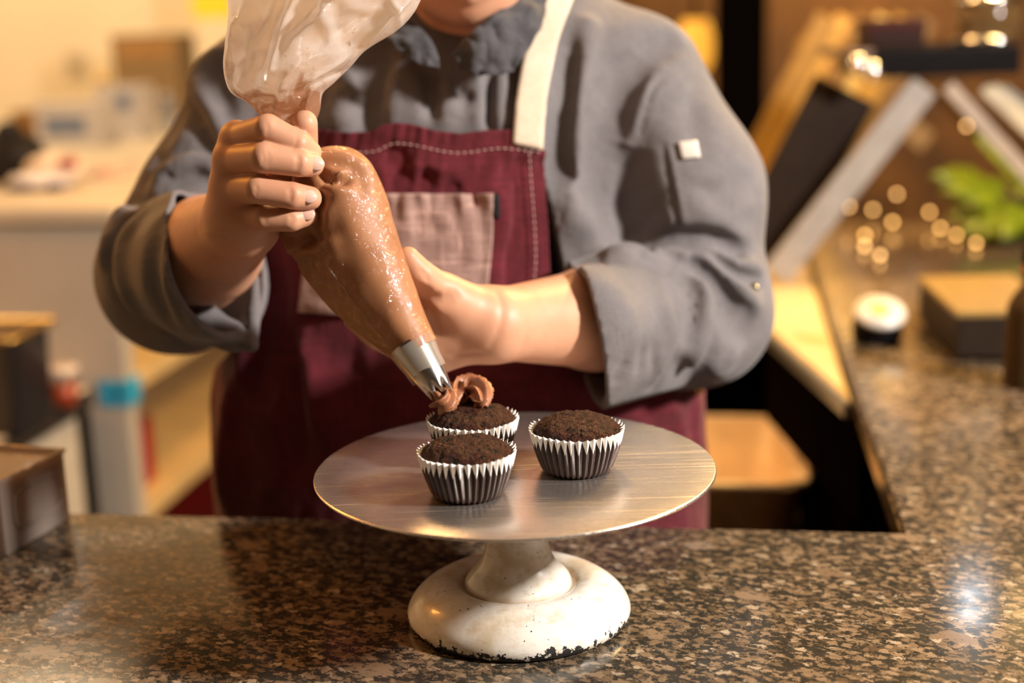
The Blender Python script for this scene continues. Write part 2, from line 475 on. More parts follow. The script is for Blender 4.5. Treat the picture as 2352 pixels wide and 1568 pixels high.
# ------------------------------------------------------------------ cupcakes
def cupcake(px_rim, py_rim, y, label, seed, h=.0325):
    c = Py(px_rim, py_rim, y)
    t = thing('cupcake', label, 'cupcake', (c[0], y, PT), seed * .7, 'chocolate cupcakes on the turntable')
    rr = random.Random(seed)
    N, S, NR = 39, 8, 18
    V = []; UV = []
    skew = [rr.uniform(-.25, .25) for _ in range(N)]; amp = [rr.uniform(.75, 1.25) for _ in range(N)]
    for r in range(NR + 1):
        v = r / NR
        for k in range(N * S):
            i, f = divmod(k, S); f /= S
            tri = 1 - abs(2 * ((f + .0) % 1.0) - 1)           # 0 valley .. 1 ridge
            a = 2 * math.pi * (i + f + skew[i] * math.sin(math.pi * f) * v * .5) / N
            R = .0252 + (.0346 - .0252) * (v ** .92) + .0006 * math.sin(v * math.pi)
            R += (tri - .5) * (.0014 + .0018 * v) * amp[i]
            z = .0004 + v * h
            if v > .9: z += (tri - .5) * .0022 * (v - .9) / .1 + .0004 * math.sin(a * 5 + seed)
            if v < .08: R -= .0016 * (1 - v / .08)
            V.append((R * math.cos(a), R * math.sin(a), z)); UV.append((tri, v))
    n = N * S
    V.append((0, 0, .0004)); UV.append((0, 0))
    Fc = ring_faces(NR + 1, n) + [((k + 1) % n, k, len(V) - 1) for k in range(n)]
    o = make('liner', V, Fc, LINER, t, True, False, UV)
    sm = o.modifiers.new('paper', 'SOLIDIFY'); sm.thickness = .00025; sm.offset = -1
    # the cake: fills the liner, domed top with pits and cracks
    V = []; NA, NB = 170, 60
    for r in range(NB + 1):
        if r <= 6:
            q = r / 6; R = .0230 + .0098 * q; z = .0012 + q * (h - .0046); dome = 0
        else:
            q = (r - 6) / (NB - 6); R = .0328 * math.cos(q * math.pi / 2) ** .72 if q < 1 else .0003
            z = h - .0034 + .0122 * math.sin(q * math.pi / 2) ** .9; dome = 1
        for k in range(NA):
            a = 2 * math.pi * k / NA
            x, y_ = R * math.cos(a), R * math.sin(a)
            if dome:
                p = Vector((x, y_, seed * 1.7))
                d = mnoise.noise(p * 75) * .0016 + mnoise.noise(p * 210) * .0010 + mnoise.noise(p * 480) * .0007 + mnoise.noise(p * 1000) * .0004
                cr = abs(mnoise.noise(p * 60 + Vector((5, 1, 2))))
                d -= max(0, .10 - cr) * .010 * max(0, mnoise.noise(p * 45) + .1)
                z2 = z + d * min(1, q * 4 + .15)
                x *= 1 + d * 8 * (1 - q); y_ *= 1 + d * 8 * (1 - q)
            else: z2 = z
            V.append((x, y_, z2))
    Fc = ring_faces(NB + 1, NA, True, True, True)
    make('cake', V, Fc, CAKE, t)
    return t, np.array([c[0], y, PT])
cup_front, cA = cupcake(1072, 1043, -.060, 'unfrosted chocolate cupcake nearest the front edge of the turntable', 3)
cup_right, cB = cupcake(1324, 990, -.012, 'unfrosted chocolate cupcake standing alone on the right of the turntable', 5)
yC = Pz(1085, 960, PT + .0325)[1]
cup_back, cC = cupcake(1085, 960, yC, 'chocolate cupcake being piped with frosting under the metal nozzle', 8)

# frosting: a ridged rope of buttercream laid by the star nozzle
def star_rope(path, rad, lobes=6, depth=.46, twist=5.0, n=70, tilt=None):
    P = smooth_prof(path, n); m_ = len(P)
    rad = np.interp(np.linspace(0, 1, m_), np.linspace(0, 1, len(rad)), rad)
    T = np.gradient(P, axis=0); T /= np.linalg.norm(T, axis=1)[:, None]
    u = np.array([0, 0, 1.0]); S = lobes * 10; V = []
    for i in range(m_):
        u = u - T[i] * (u @ T[i]); u /= np.linalg.norm(u); v = np.cross(T[i], u)
        ph = twist * i / m_
        for k in range(S):
            a = 2 * math.pi * k / S
            lob = (1 - abs(math.sin(lobes * (a + ph) / 2))) ** .9       # sharp crest, round valley
            r = rad[i] * (1 - depth + depth * lob * 1.25) * (1 + .05 * mnoise.noise(Vector(P[i] * 300 + k)))
            V.append(P[i] + r * (math.cos(a) * u + math.sin(a) * v))
    return V, ring_faces(m_, S, True, True, True)
fz = PT
path = [Py(1104, 928, yC - .002), Py(1103, 903, yC + .012), Py(1082, 893, yC + .022), Py(1052, 900, yC + .020), Py(1026, 912, yC + .008), Py(1018, 924, yC - .008),
        Py(1026, 915, yC - .004), Py(1022, 905, yC + .004)]
V, Fc = star_rope(path, [.0060, .0105, .0120, .0112, .0105, .0105, .0085, .0060])
make('frosting', V, Fc, FROST, cup_back, True, True)

# ------------------------------------------------------------------ signed-distance modelling of soft bodies
def smin(a, b, k):
    h = np.clip(.5 + .5 * (b - a) / k, 0, 1)
    return b + (a - b) * h - k * h * (1 - h)
def smax(a, b, k): return -smin(-a, -b, k)
def capsule(P, a, b, ra, rb):
    a = np.asarray(a, np.float32); b = np.asarray(b, np.float32)
    ab = b - a; L = float(ab @ ab) + 1e-12
    t = np.clip(((P - a) @ ab) / L, 0, 1)
    d = P - a - t[:, None] * ab
    return np.sqrt(np.einsum('ij,ij->i', d, d)) - (ra + (rb - ra) * t)
def chain(P, pts, radii, k=.004):
    d = None
    for i in range(len(pts) - 1):
        e = capsule(P, pts[i], pts[i + 1], radii[i], radii[i + 1])
        d = e if d is None else smin(d, e, k)
    return d
def ellipsoid(P, c, r, M=None):
    q = P - np.asarray(c, np.float32)
    if M is not None: q = q @ np.asarray(M, np.float32)
    q = q / np.asarray(r, np.float32)
    l = np.sqrt(np.einsum('ij,ij->i', q, q))
    return (l - 1) * min(r)
def plane(P, c, n): return (P - np.asarray(c, np.float32)) @ np.asarray(n, np.float32)

def surface_nets(fn, lo, hi, h, coarse=4):
    """mesh the zero set of fn in the box lo..hi with cell h; evaluated only near the surface"""
    lo = np.array(lo, np.float32); hi = np.array(hi, np.float32)
    nc = np.ceil((hi - lo) / (h * coarse)).astype(int)
    H = h * coarse
    g = np.stack(np.meshgrid(*[lo[i] + H * (np.arange(nc[i]) + .5) for i in range(3)], indexing='ij'), -1).reshape(-1, 3).astype(np.float32)
    dc = fn(g).reshape(nc)
    near = np.abs(dc) < H * 1.35 + .004
    n = nc * coarse
    D = np.repeat(np.repeat(np.repeat(np.where(dc > 0, 1., -1.).astype(np.float32), coarse, 0), coarse, 1), coarse, 2)
    M = np.repeat(np.repeat(np.repeat(near, coarse, 0), coarse, 1), coarse, 2)
    idx = np.argwhere(M)
    vals = np.empty(len(idx), np.float32)
    for s in range(0, len(idx), 400000):
        q = idx[s:s + 400000]
        vals[s:s + 400000] = fn((lo + h * q).astype(np.float32))
    D[M] = vals
    S = D < 0
    c = [S[i:n[0] - 1 + i, j:n[1] - 1 + j, k:n[2] - 1 + k] for i in (0, 1) for j in (0, 1) for k in (0, 1)]
    tot = sum(a.astype(np.int8) for a in c)
    cells = np.argwhere((tot > 0) & (tot < 8))
    vid = -np.ones(tuple(n - 1), np.int64); vid[tuple(cells.T)] = np.arange(len(cells))
    acc = np.zeros((len(cells), 3)); cnt = np.zeros(len(cells))
    corners = np.array([(i, j, k) for i in (0, 1) for j in (0, 1) for k in (0, 1)])
    cv = np.stack([D[tuple((cells + q).T)] for q in corners], 1)
    for a in range(8):
        for b in range(a + 1, 8):
            if np.abs(corners[a] - corners[b]).sum() != 1: continue
            da, db = cv[:, a], cv[:, b]
            x = (da < 0) != (db < 0)
            t = np.where(x, da / np.where(x, da - db, 1), 0)
            acc += np.where(x[:, None], corners[a] + t[:, None] * (corners[b] - corners[a]), 0); cnt += x
    Vt = lo + h * (cells + acc / cnt[:, None])
    Q = []
    for ax in range(3):
        o1, o2 = [(1, 2), (2, 0), (0, 1)][ax]
        sl = [slice(None)] * 3; sl[ax] = slice(0, n[ax] - 1); s0 = S[tuple(sl)]
        sl[ax] = slice(1, n[ax]); s1 = S[tuple(sl)]
        e = np.argwhere(s0 != s1)
        e = e[(e[:, o1] > 0) & (e[:, o2] > 0) & (e[:, o1] < n[o1] - 1) & (e[:, o2] < n[o2] - 1)]
        flip = s0[tuple(e.T)]
        def at(d1, d2):
            q = e.copy(); q[:, o1] -= d1; q[:, o2] -= d2; return vid[tuple(q.T)]
        quad = np.stack([at(1, 1), at(0, 1), at(0, 0), at(1, 0)], 1)
        quad[~flip] = quad[~flip][:, ::-1]
        Q.append(quad)
    Q = np.concatenate(Q); Q = Q[(Q >= 0).all(1)]
    return Vt, Q
def march(fn, pix, y0=-.15, y1=.75, steps=90):
    """where the lines of sight through photo pixels meet the surface of fn"""
    D = np.array([ray(*p) for p in pix]); D /= np.linalg.norm(D, axis=1)[:, None]
    t = (y0 - CAM[1]) / D[:, 1]
    for _ in range(steps):
        P = (CAM + D * t[:, None]).astype(np.float32)
        t = t + np.clip(fn(P), -.02, .05) * .7
    return CAM + D * t[:, None]
def stroke_field(P, d, strokes):
    """folds: ridges (h>0) and creases (h<0) along 3-D polylines, width w"""
    for pts, wd, h in strokes:
        lo = pts.min(0) - 3 * wd; hi = pts.max(0) + 3 * wd
        mk = np.nonzero(((P > lo) & (P < hi)).all(1))[0]
        if not len(mk): continue
        q = P[mk]; best = None
        n = len(pts)
        for i in range(n - 1):
            a = pts[i].astype(np.float32); ab = (pts[i + 1] - pts[i]).astype(np.float32)
            t = np.clip(((q - a) @ ab) / (float(ab @ ab) + 1e-12), 0, 1)
            e = q - a - t[:, None] * ab
            e = np.einsum('ij,ij->i', e, e)
            s = (i + t) / (n - 1)
            if best is None: best, bs = e, s
            else:
                c = e < best; best = np.where(c, e, best); bs = np.where(c, s, bs)
        fade = np.sqrt(np.clip(4 * bs * (1 - bs) + .25, 0, 1))
        d[mk] -= h * np.exp(-(best / (wd * wd)) ** .8) * fade
    return d

# ------------------------------------------------------------------ the pastry chef
A32 = lambda *p: np.array(Py(*p), np.float32)
NC = A32(1055, 60, .40)                                          # neck base
# torso cross-sections: z, centre x, centre y, half width, half depth
TZ = np.array([.55, .70, .90, 1.00, 1.10, 1.20, 1.28, 1.33, 1.38])
TX = np.array([-.058, -.058, -.058, -.057, -.052, -.046, -.042, -.040, -.038])
TY = np.array([.43, .425, .42, .42, .415, .41, .41, .41, .41])
TA = np.array([.24, .25, .254, .249, .222, .205, .198, .170, .085])
TB = np.array([.16, .165, .168, .170, .160, .146, .130, .100, .070])
def torso(P, off=0.0):
    z = P[:, 2]
    cx = np.interp(z, TZ, TX); cy = np.interp(z, TZ, TY); a = np.interp(z, TZ, TA) + off; b = np.interp(z, TZ, TB) + off
    q = (np.abs((P[:, 0] - cx) / a) ** 2.3 + np.abs((P[:, 1] - cy) / b) ** 2.3) ** (1 / 2.3)
    d = (q - 1) * np.minimum(a, b) * .92
    return np.maximum(d, z - 1.375)
ARM_A = dict(sh=A32(600, 215, .40), up=A32(468, 470, .36), el=A32(405, 632, .325), cu=A32(494, 612, .195), wr=A32(556, 512, .075))
ARM_B = dict(sh=A32(1455, 190, .40), up=A32(1570, 440, .36), el=A32(1600, 715, .325), cu=A32(1345, 765, .205), wr=A32(1140, 745, .115))
def unit(v): return v / np.linalg.norm(v)
# ---- hand holding the neck of the bag (viewer's left): MCP, PIP, DIP, tip
HA = {
    'index':  ([A32(545, 322, .072), A32(615, 296, .034), A32(683, 330, .036), A32(712, 350, .046)], [.0125, .0112, .0100, .0088]),
    'middle': ([A32(532, 370, .066), A32(608, 362, .026), A32(688, 374, .030), A32(716, 378, .038)], [.0130, .0117, .0104, .0092]),
    'ring':   ([A32(530, 432, .068), A32(594, 434, .030), A32(671, 449, .030), A32(712, 455, .040)], [.0125, .0112, .0102, .0090]),
    'pinky':  ([A32(548, 488, .076), A32(610, 500, .040), A32(669, 504, .038), A32(706, 494, .046)], [.0112, .0103, .0093, .0082]),
}
HA_THUMB = ([A32(566, 470, .100), A32(640, 405, .100), A32(696, 335, .066), A32(699, 283, .046)], [.0150, .0135, .0115, .0100])
# ---- hand cradling the bag (viewer's right)
HB = {
    'index':  ([A32(985, 700, .098), A32(890, 660, .128), A32(800, 600, .124), A32(765, 575, .108)], [.0130, .0112, .0098, .0088]),
    'middle': ([A32(990, 745, .100), A32(880, 715, .132), A32(790, 655, .122), A32(742, 625, .104)], [.0130, .0112, .0100, .0088]),
    'ring':   ([A32(1000, 785, .104), A32(895, 770, .128), A32(810, 715, .116), A32(757, 672, .100)], [.0128, .0110, .0098, .0086]),
    'pinky':  ([A32(1020, 812, .112), A32(930, 806, .122), A32(860, 775, .110), A32(812, 735, .098)], [.0118, .0102, .0092, .0080]),
}
HB_THUMB = ([A32(1080, 735, .106), A32(1018, 680, .088), A32(966, 632, .072), A32(938, 592, .066)], [.0200, .0165, .0125, .0088])
def hand(P, F, thumb, wr, wr_r, palm_r, extra=()):
    fing = None
    for pts, r in list(F.values()) + [thumb]:
        e = chain(P, pts, r, .0008)
        fing = e if fing is None else smin(fing, e, .0016)
    pal = None
    for k, (pts, r) in F.items():
        e = capsule(P, wr + (pts[0] - wr) * .16, pts[0] + (pts[0] - wr) * .03, wr_r * .80, palm_r)
        pal = e if pal is None else smin(pal, e, .010)
    for a, b, ra, rb in extra: pal = smin(pal, capsule(P, a, b, ra, rb), .010)
    return smin(pal, fing, .005)
def arm_skin(P, A, el_r, mid_r, wr_r):
    fm = A['el'] * .45 + A['wr'] * .55
    d = chain(P, [A['sh'], A['up'], A['el']], [.034, .030, .032], .01)
    d = smin(d, chain(P, [A['el'], A['el'] * .68 + A['wr'] * .32, fm, A['wr']], [el_r, mid_r * 1.04, mid_r, wr_r], .012), .02)
    return d
GA, GB = [], []                                                    # creases, filled in below
def skin_a(P):
    d = smin(arm_skin(P, ARM_A, .038, .0445, .0285), hand(P, HA, HA_THUMB, ARM_A['wr'], .0285, .0135), .014)
    return stroke_field(P, d, GA)
def skin_b(P):
    d = smin(arm_skin(P, ARM_B, .040, .0455, .0295), hand(P, HB, HB_THUMB, ARM_B['wr'], .0295, .0150,
             [(ARM_B['wr'], HB_THUMB[0][1], .024, .019)]), .014)
    return stroke_field(P, d, GB)
HT = np.array(Matrix.Rotation(math.radians(24), 3, 'X') @ Matrix.Rotation(math.radians(7), 3, 'Y'))  # local -> world; the head bends down over the work
HC = np.array(Py(1066, 60, .292)) - HT @ np.array([0, -.058, -.109])      # head centre, hung from the chin
def headp(x, y, z): return HC + HT @ np.array([x, y, z])
def head(P):
    d = ellipsoid(P, headp(0, .014, .032), (.074, .094, .088), HT)               # skull
    d = smin(d, ellipsoid(P, headp(0, -.022, -.040), (.058, .062, .066), HT), .03)   # face
    d = smin(d, ellipsoid(P, headp(0, -.052, -.088), (.026, .024, .022), HT), .024)  # chin
    d = smin(d, chain(P, [headp(-.050, .005, -.052), headp(-.030, -.040, -.088)], [.018, .016]), .02)
    d = smin(d, chain(P, [headp(.050, .005, -.052), headp(.030, -.040, -.088)], [.018, .016]), .02)
    d = smin(d, chain(P, [headp(0, -.078, .004), headp(0, -.100, -.030)], [.008, .0125]), .010)          # nose
    for s in (-1, 1):
        d = smin(d, ellipsoid(P, headp(s * .0105, -.090, -.033), (.009, .009, .007), HT), .006)
        d = smin(d, chain(P, [headp(s * .012, -.084, .012), headp(s * .046, -.066, .013)], [.007, .005]), .012)  # brow
        d = smin(d, ellipsoid(P, headp(s * .030, -.070, -.002), (.0125, .011, .0105), HT), .004)           # eyeball under its lid
        d = smin(d, ellipsoid(P, headp(s * .038, -.055, -.036), (.020, .018, .018), HT), .02)              # cheek
        e = ellipsoid(P, headp(s * .076, .010, -.010), (.009, .018, .030), HT)
        d = smin(d, e, .006)                                                                                # ear
    d = smin(d, chain(P, [headp(-.022, -.076, -.060), headp(0, -.084, -.0575), headp(.022, -.076, -.060)], [.004, .0062, .004]), .005)
    d = smin(d, chain(P, [headp(-.019, -.074, -.067), headp(0, -.081, -.069), headp(.019, -.074, -.067)], [.004, .0068, .004]), .005)
    d = stroke_field(P, d, [(np.array([headp(-.025, -.083, -.0635), headp(0, -.091, -.0628), headp(.025, -.083, -.0635)]), .0022, -.003)])
    return d
def body_core(P):
    d = head(P)
    d = smin(d, chain(P, [np.array([-.038, .425, 1.30]), headp(0, .035, -.070)], [.062, .056]), .03)
    d = smin(d, torso(P, -.022), .05)
    for s, x in ((-1, -.15), (1, .035)):
        d = smin(d, chain(P, [np.array([x, .43, .80]), np.array([x + s * .005, .44, .46]), np.array([x + s * .01, .455, .10])], [.095, .062, .043]), .03)
        d = smin(d, chain(P, [np.array([x + s * .01, .47, .05]), np.array([x + s * .025, .30, .035])], [.040, .034]), .02)
    d = smin(d, arm_skin(P, ARM_A, .038, .0445, .0285), .02)
    return smin(d, arm_skin(P, ARM_B, .040, .0455, .0295), .02)

# creases over the finger joints and in the palm, placed on the skin itself
def on(fn, pix): return march(fn, pix)
for pix, wd, h in [([(604, 350), (606, 366), (603, 380)], .0016, -.0007), ([(613, 346), (616, 362), (613, 378)], .0016, -.0006),
                   ([(686, 358), (689, 372), (685, 388)], .0015, -.0009), ([(680, 360), (682, 374), (679, 388)], .0013, -.0005),
                   ([(588, 424), (590, 436), (587, 448)], .0015, -.0006), ([(668, 434), (671, 448), (667, 462)], .0015, -.0010), ([(662, 436), (665, 448), (661, 460)], .0013, -.0006),
                   ([(606, 488), (609, 500), (606, 512)], .0015, -.0006), ([(666, 492), (669, 503), (666, 515)], .0015, -.0009), ([(673, 494), (676, 504), (673, 512)], .0013, -.0006),
                   ([(612, 282), (616, 296), (613, 312)], .0015, -.0005), ([(684, 318), (680, 332), (672, 344)], .0015, -.0006)]:
    GA.append((on(skin_a, pix), wd, h))
for pix, wd, h in [([(1141, 672), (1154, 705), (1150, 745), (1128, 795)], .0042, -.0011), ([(1116, 812), (1090, 812), (1040, 818)], .003, -.0010),
                   ([(965, 622), (978, 632), (985, 645)], .0020, -.0009), ([(972, 640), (985, 645)], .0018, -.0006),
                   ([(962, 662), (985, 684), (1018, 693), (1044, 680)], .0050, -.0075), ([(965, 690), (985, 712), (1000, 760)], .006, -.003)]:
    GB.append((on(skin_b, pix), wd, h))

chef = thing('person', 'person in a grey jacket and burgundy apron squeezing a piping bag', 'person', (-.055, .43, 0))
def patch(fn, lo, hi, h, keep):
    V, Q = surface_nets(fn, lo, hi, h)
    k = keep(V); Q = Q[k[Q].any(1)]
    u, inv = np.unique(Q, return_inverse=True)
    return V[u], inv.reshape(Q.shape)
def bounds(pts, pad):
    p = np.array(pts); return p.min(0) - pad, p.max(0) + pad
fa = ARM_A['el'] * .30 + ARM_A['wr'] * .70; fb = ARM_B['el'] * .62 + ARM_B['wr'] * .38
na, nb = unit(ARM_A['wr'] - ARM_A['el']), unit(ARM_B['wr'] - ARM_B['el'])
fa = ARM_A['el'] + (ARM_A['wr'] - ARM_A['el']) * .30; fb = ARM_B['el'] + (ARM_B['wr'] - ARM_B['el']) * .22
lo, hi = bounds([p for q, _ in HA.values() for p in q] + HA_THUMB[0] + [fa, ARM_A['wr']], .055)
VA, QA = patch(skin_a, lo, hi, .00115, lambda V: (V - fa) @ na > 0)
lo, hi = bounds([p for q, _ in HB.values() for p in q] + HB_THUMB[0] + [fb, ARM_B['wr']], .055)
VB, QB = patch(skin_b, lo, hi, .0014, lambda V: (V - fb) @ nb > 0)
def core_keep(V): return ~((((V - fa) @ na > .006) & (np.linalg.norm(V - fa, axis=1) < .30) & (V[:, 0] < -.1) & (V[:, 1] < .33)) | (((V - fb) @ nb > .006) & (V[:, 1] < .36) & (np.linalg.norm(V - fb, axis=1) < .24) & (V[:, 2] < 1.2)))
V0, Q0 = patch(body_core, (-.42, .05, .0), (.32, .62, 1.64), .0055, core_keep)
Vb = np.concatenate([V0, VA, VB]); Qb = np.concatenate([Q0, QA + len(V0), QB + len(V0) + len(VA)])
body = big_mesh('body', Vb, Qb, SKIN, chef)

# fingernails
def nail(tip, prev, up, w_, l_, name='fingernail'):
    ax = unit(tip - prev); up = unit(up - ax * (up @ ax)); sd = np.cross(ax, up)
    V = []
    for i in range(9):
        for j in range(9):
            u, v = i / 4 - 1, j / 4 - 1
            s = math.sqrt(max(0, 1 - v * v * .5)); q = math.sqrt(max(0, 1 - u * u * .5))
            V.append(tip + ax * (u * l_ * s + .001) + sd * (v * w_ * q) + up * (.0011 - .0022 * (v * q) ** 2 - .0009 * u * u))
    Fc = [(i * 9 + j, i * 9 + j + 1, (i + 1) * 9 + j + 1, (i + 1) * 9 + j) for i in range(8) for j in range(8)]
    o = make(name, V, Fc, NAIL, chef, True, True)
    s_ = o.modifiers.new('thick', 'SOLIDIFY'); s_.thickness = .0008
for nm, pix, wd in (('middle', (724, 375), .0056), ('ring', (707, 450), .0056), ('pinky', (702, 492), .0048)):
    pts, r = HA[nm]
    hit = march(skin_a, [pix])[0]
    e = 1e-3
    g = np.array([float(skin_a((hit + d)[None].astype(np.float32))[0] - skin_a((hit - d)[None].astype(np.float32))[0]) for d in np.eye(3) * e])
    nail(hit, hit - (pts[3] - pts[1]), g, wd, .0062)

# ---- jacket
def sleeve(P, A, rad, cu_r, n):
    return chain(P, [A['sh'], A['up'], A['el'], A['cu'] + (A['cu'] - A['el']) * .12], [rad[0], rad[1], rad[2], cu_r], .03)
def cuff(P, d, A, cu_r, n):
    """end the sleeve at the cuff plane and open it: the lining follows the folds of the outside"""
    near = np.linalg.norm(P - A['cu'], axis=1)
    d0 = d
    d = np.where(near < .16, np.maximum(d, plane(P, A['cu'], n)), d)
    ax = A['cu'] - A['el']
    tun = capsule(P, A['cu'] - ax * .40, A['cu'] + ax * .6, cu_r * .95, cu_r * 1.25)
    return np.where(near < .16, np.maximum(d, -np.maximum(tun, d0 + .0085)), d)
NA_ = unit(.955 * (.94 * _R + .34 * _U) - .30 * _F).astype(np.float32)
NB_ = unit(-_R * .975 - _U * .19 - np.array([0, .10, 0])).astype(np.float32)
def yoke(P):
    d = torso(P)
    d = smin(d, chain(P, [ARM_A['sh'] + (.03, .01, .012), NC + (-.06, .03, .015), NC + (.06, .03, .015), ARM_B['sh'] + (-.03, .01, .012)], [.066, .058, .058, .066]), .05)
    return smax(d, -chain(P, [NC + (-.006, -.06, .03), NC + (0, -.01, .10)], [.032, .056]), .008)
def jacket_base(P):
    d = yoke(P)
    d = smin(d, sleeve(P, ARM_A, (.064, .060, .070), .066, NA_), .014)
    return smin(d, sleeve(P, ARM_B, (.070, .074, .068), .070, NB_), .014)
FOLDS = []
def jacket_fn(P):
    d = stroke_field(P, jacket_base(P), FOLDS)
    d = cuff(P, cuff(P, d, ARM_A, .066, NA_), ARM_B, .070, NB_)
    d = smin(d, chain(P, [A32(455, 735, .215), A32(530, 772, .190), A32(578, 796, .176)], [.020, .012, .005], .01), .008)
    return smin(d, chain(P, [A32(586, 640, .205), A32(584, 720, .195), A32(580, 792, .178)], [.004, .006, .005], .004), .004)
_folds = [
 # far sleeve (viewer's right): armhole, upper arm
 ([(1530, 85), (1440, 165), (1384, 270), (1366, 380), (1376, 470), (1398, 530)], .015, -0.0500),
 ([(1440, 330), (1420, 420), (1430, 520)], .022, -0.0175), ([(1500, 470), (1470, 530), (1500, 550)], .018, -0.0100),
 ([(1520, 66), (1473, 98), (1403, 171), (1366, 244), (1346, 320), (1344, 400), (1360, 488)], .008, 0.0163),
 ([(1500, 150), (1440, 300), (1418, 400), (1408, 480)], .012, 0.0151), ([(1473, 139), (1450, 220), (1425, 330)], .009, -0.0135),
 ([(1574, 150), (1525, 174), (1490, 223), (1470, 300)], .0035, -0.0041),
 ([(1525, 336), (1543, 424), (1557, 497), (1570, 552)], .0035, -0.0054), ([(1531, 336), (1550, 424), (1564, 497), (1577, 552)], .0035, 0.0041),
 ([(1610, 160), (1590, 240), (1600, 330)], .014, -0.0085),
 ([(1600, 430), (1660, 440), (1710, 410)], .008, -0.0051), ([(1600, 480), (1660, 500), (1720, 470)], .008, 0.0051),
 ([(1470, 575), (1500, 560), (1560, 546), (1644, 550), (1692, 580)], .010, -0.0325), ([(1530, 520), (1580, 515), (1650, 522), (1710, 545)], .010, 0.0100),
 ([(1437, 582), (1515, 565), (1562, 578), (1600, 622), (1622, 680), (1610, 780), (1590, 835)], .010, 0.0225),
 ([(1572, 590), (1628, 632), (1672, 690), (1702, 758)], .013, -0.0425), ([(1590, 575), (1650, 615), (1700, 665), (1735, 700)], .009, 0.0200),
 ([(1625, 560), (1690, 600), (1738, 618)], .008, 0.0150), ([(1640, 590), (1695, 632), (1745, 645)], .007, -0.0225),
 ([(1490, 595), (1545, 612), (1585, 648), (1598, 700), (1580, 760)], .010, -0.0275),
 ([(1410, 585), (1440, 575), (1500, 585)], .012, 0.0100),
 ([(1648, 715), (1642, 780), (1615, 845)], .010, -0.0213), ([(1700, 770), (1668, 830), (1630, 860)], .011, 0.0125), ([(1722, 690), (1705, 760), (1665, 820)], .008, -0.0112),
 ([(1545, 660), (1560, 713), (1558, 790), (1536, 855), (1505, 890)], .005, -0.0119), ([(1530, 700), (1545, 790), (1510, 860)], .010, 0.0085),
 ([(1474, 800), (1470, 860)], .007, -0.0050), ([(1500, 790), (1500, 850)], .006, -0.0044), ([(1440, 830), (1410, 890)], .010, -0.0085),
 ([(1330, 640), (1400, 680), (1450, 760)], .020, 0.0101),
 ([(1543, 832), (1580, 862), (1607, 878)], .012, -0.0112),
 ([(1486, 73), (1506, 89)], .0038, -0.0045), ([(1459, 95), (1479, 111)], .0038, -0.0045), ([(1434, 119), (1454, 135)], .0038, -0.0045), ([(1411, 143), (1431, 159)], .0038, -0.0045), ([(1391, 167), (1411, 183)], .0038, -0.0045), ([(1376, 195), (1396, 211)], .0038, -0.0045), ([(1361, 227), (1381, 243)], .0038, -0.0045), ([(1350, 255), (1370, 271)], .0038, -0.0045), ([(1342, 281), (1362, 297)], .0038, -0.0045), ([(1336, 307), (1356, 323)], .0038, -0.0045),
 # jacket front beside the apron
 ([(1322, 120), (1300, 220), (1278, 349), (1262, 470)], .015, -0.0287), ([(1352, 60), (1334, 180), (1324, 314), (1330, 400)], .010, 0.0213),
 ([(1290, 480), (1340, 500), (1385, 535), (1412, 566)], .020, 0.0236), ([(1280, 600), (1340, 585), (1400, 590)], .014, -0.0202),
 # chest above the bib
 ([(860, 110), (850, 180), (842, 290)], .015, -0.0236), ([(800, 190), (790, 300)], .016, 0.0135), ([(910, 170), (900, 270)], .014, 0.0119),
 ([(980, 165), (990, 210), (992, 255)], .009, -0.0186), ([(955, 170), (962, 260)], .010, 0.0101), ([(1030, 180), (1022, 270)], .012, 0.0119),
 ([(1046, 193), (1060, 221), (1085, 225)], .006, -0.0101), ([(1124, 170), (1121, 290)], .006, -0.0169), ([(1100, 165), (1104, 285)], .008, 0.0101), ([(1146, 180), (1150, 290)], .008, 0.0119),
 # near sleeve (viewer's left)
 ([(486, 130), (450, 188), (488, 253), (518, 335)], .011, 0.0202), ([(462, 130), (425, 200), (462, 280), (490, 345)], .010, -0.0169),
 ([(510, 150), (500, 210), (520, 270)], .010, -0.0202),
 ([(372, 392), (455, 362), (508, 395)], .011, 0.0169), ([(365, 368), (440, 338), (500, 360)], .009, -0.0151), ([(380, 425), (450, 405), (505, 425)], .008, -0.0101),
 ([(463, 277), (415, 372), (380, 443)], .004, 0.0041), ([(420, 250), (360, 360), (320, 440)], .010, -0.0068),
 ([(400, 410), (385, 400)], .005, -0.0068), ([(415, 385), (398, 372)], .005, -0.0068), ([(425, 360), (410, 346)], .005, -0.0068),
 ([(262, 466), (330, 464), (390, 452)], .009, -0.0238), ([(290, 484), (360, 470), (431, 450), (480, 440)], .010, 0.0135),
 ([(300, 470), (262, 518), (238, 590)], .009, 0.0151), ([(300, 505), (274, 540), (258, 610), (275, 680)], .009, -0.0202),
 ([(330, 500), (290, 557), (284, 632), (310, 704)], .010, 0.0219), ([(352, 530), (340, 590), (346, 668), (370, 720)], .011, -0.0236),
 ([(420, 452), (376, 504), (371, 579), (382, 640), (420, 720)], .0055, -0.0088), ([(400, 480), (392, 560), (410, 650), (460, 730)], .012, 0.0101),
 ([(300, 720), (360, 760), (420, 790)], .012, -0.0135), ([(440, 500), (440, 600), (480, 700)], .014, 0.0068),
]

for pix, wd, h in _folds:
    _p = march(jacket_base, smooth_prof(np.array(pix, float), 8) if len(pix) > 2 else pix)
    _p = _p[np.abs(jacket_base(_p.astype(np.float32))) < .006]
    if len(_p) > 1: FOLDS.append((_p, wd, h))
def jacket_wrinkled(P):
    d = jacket_fn(P)
    return d
VJ, QJ = surface_nets(jacket_wrinkled, (-.46, .02, .78), (.34, .62, 1.45), .0024)
k = VJ[:, 2] > .80
QJ = QJ[k[QJ].all(1)]
jacket = big_mesh('jacket', VJ, QJ, JACKET, chef)

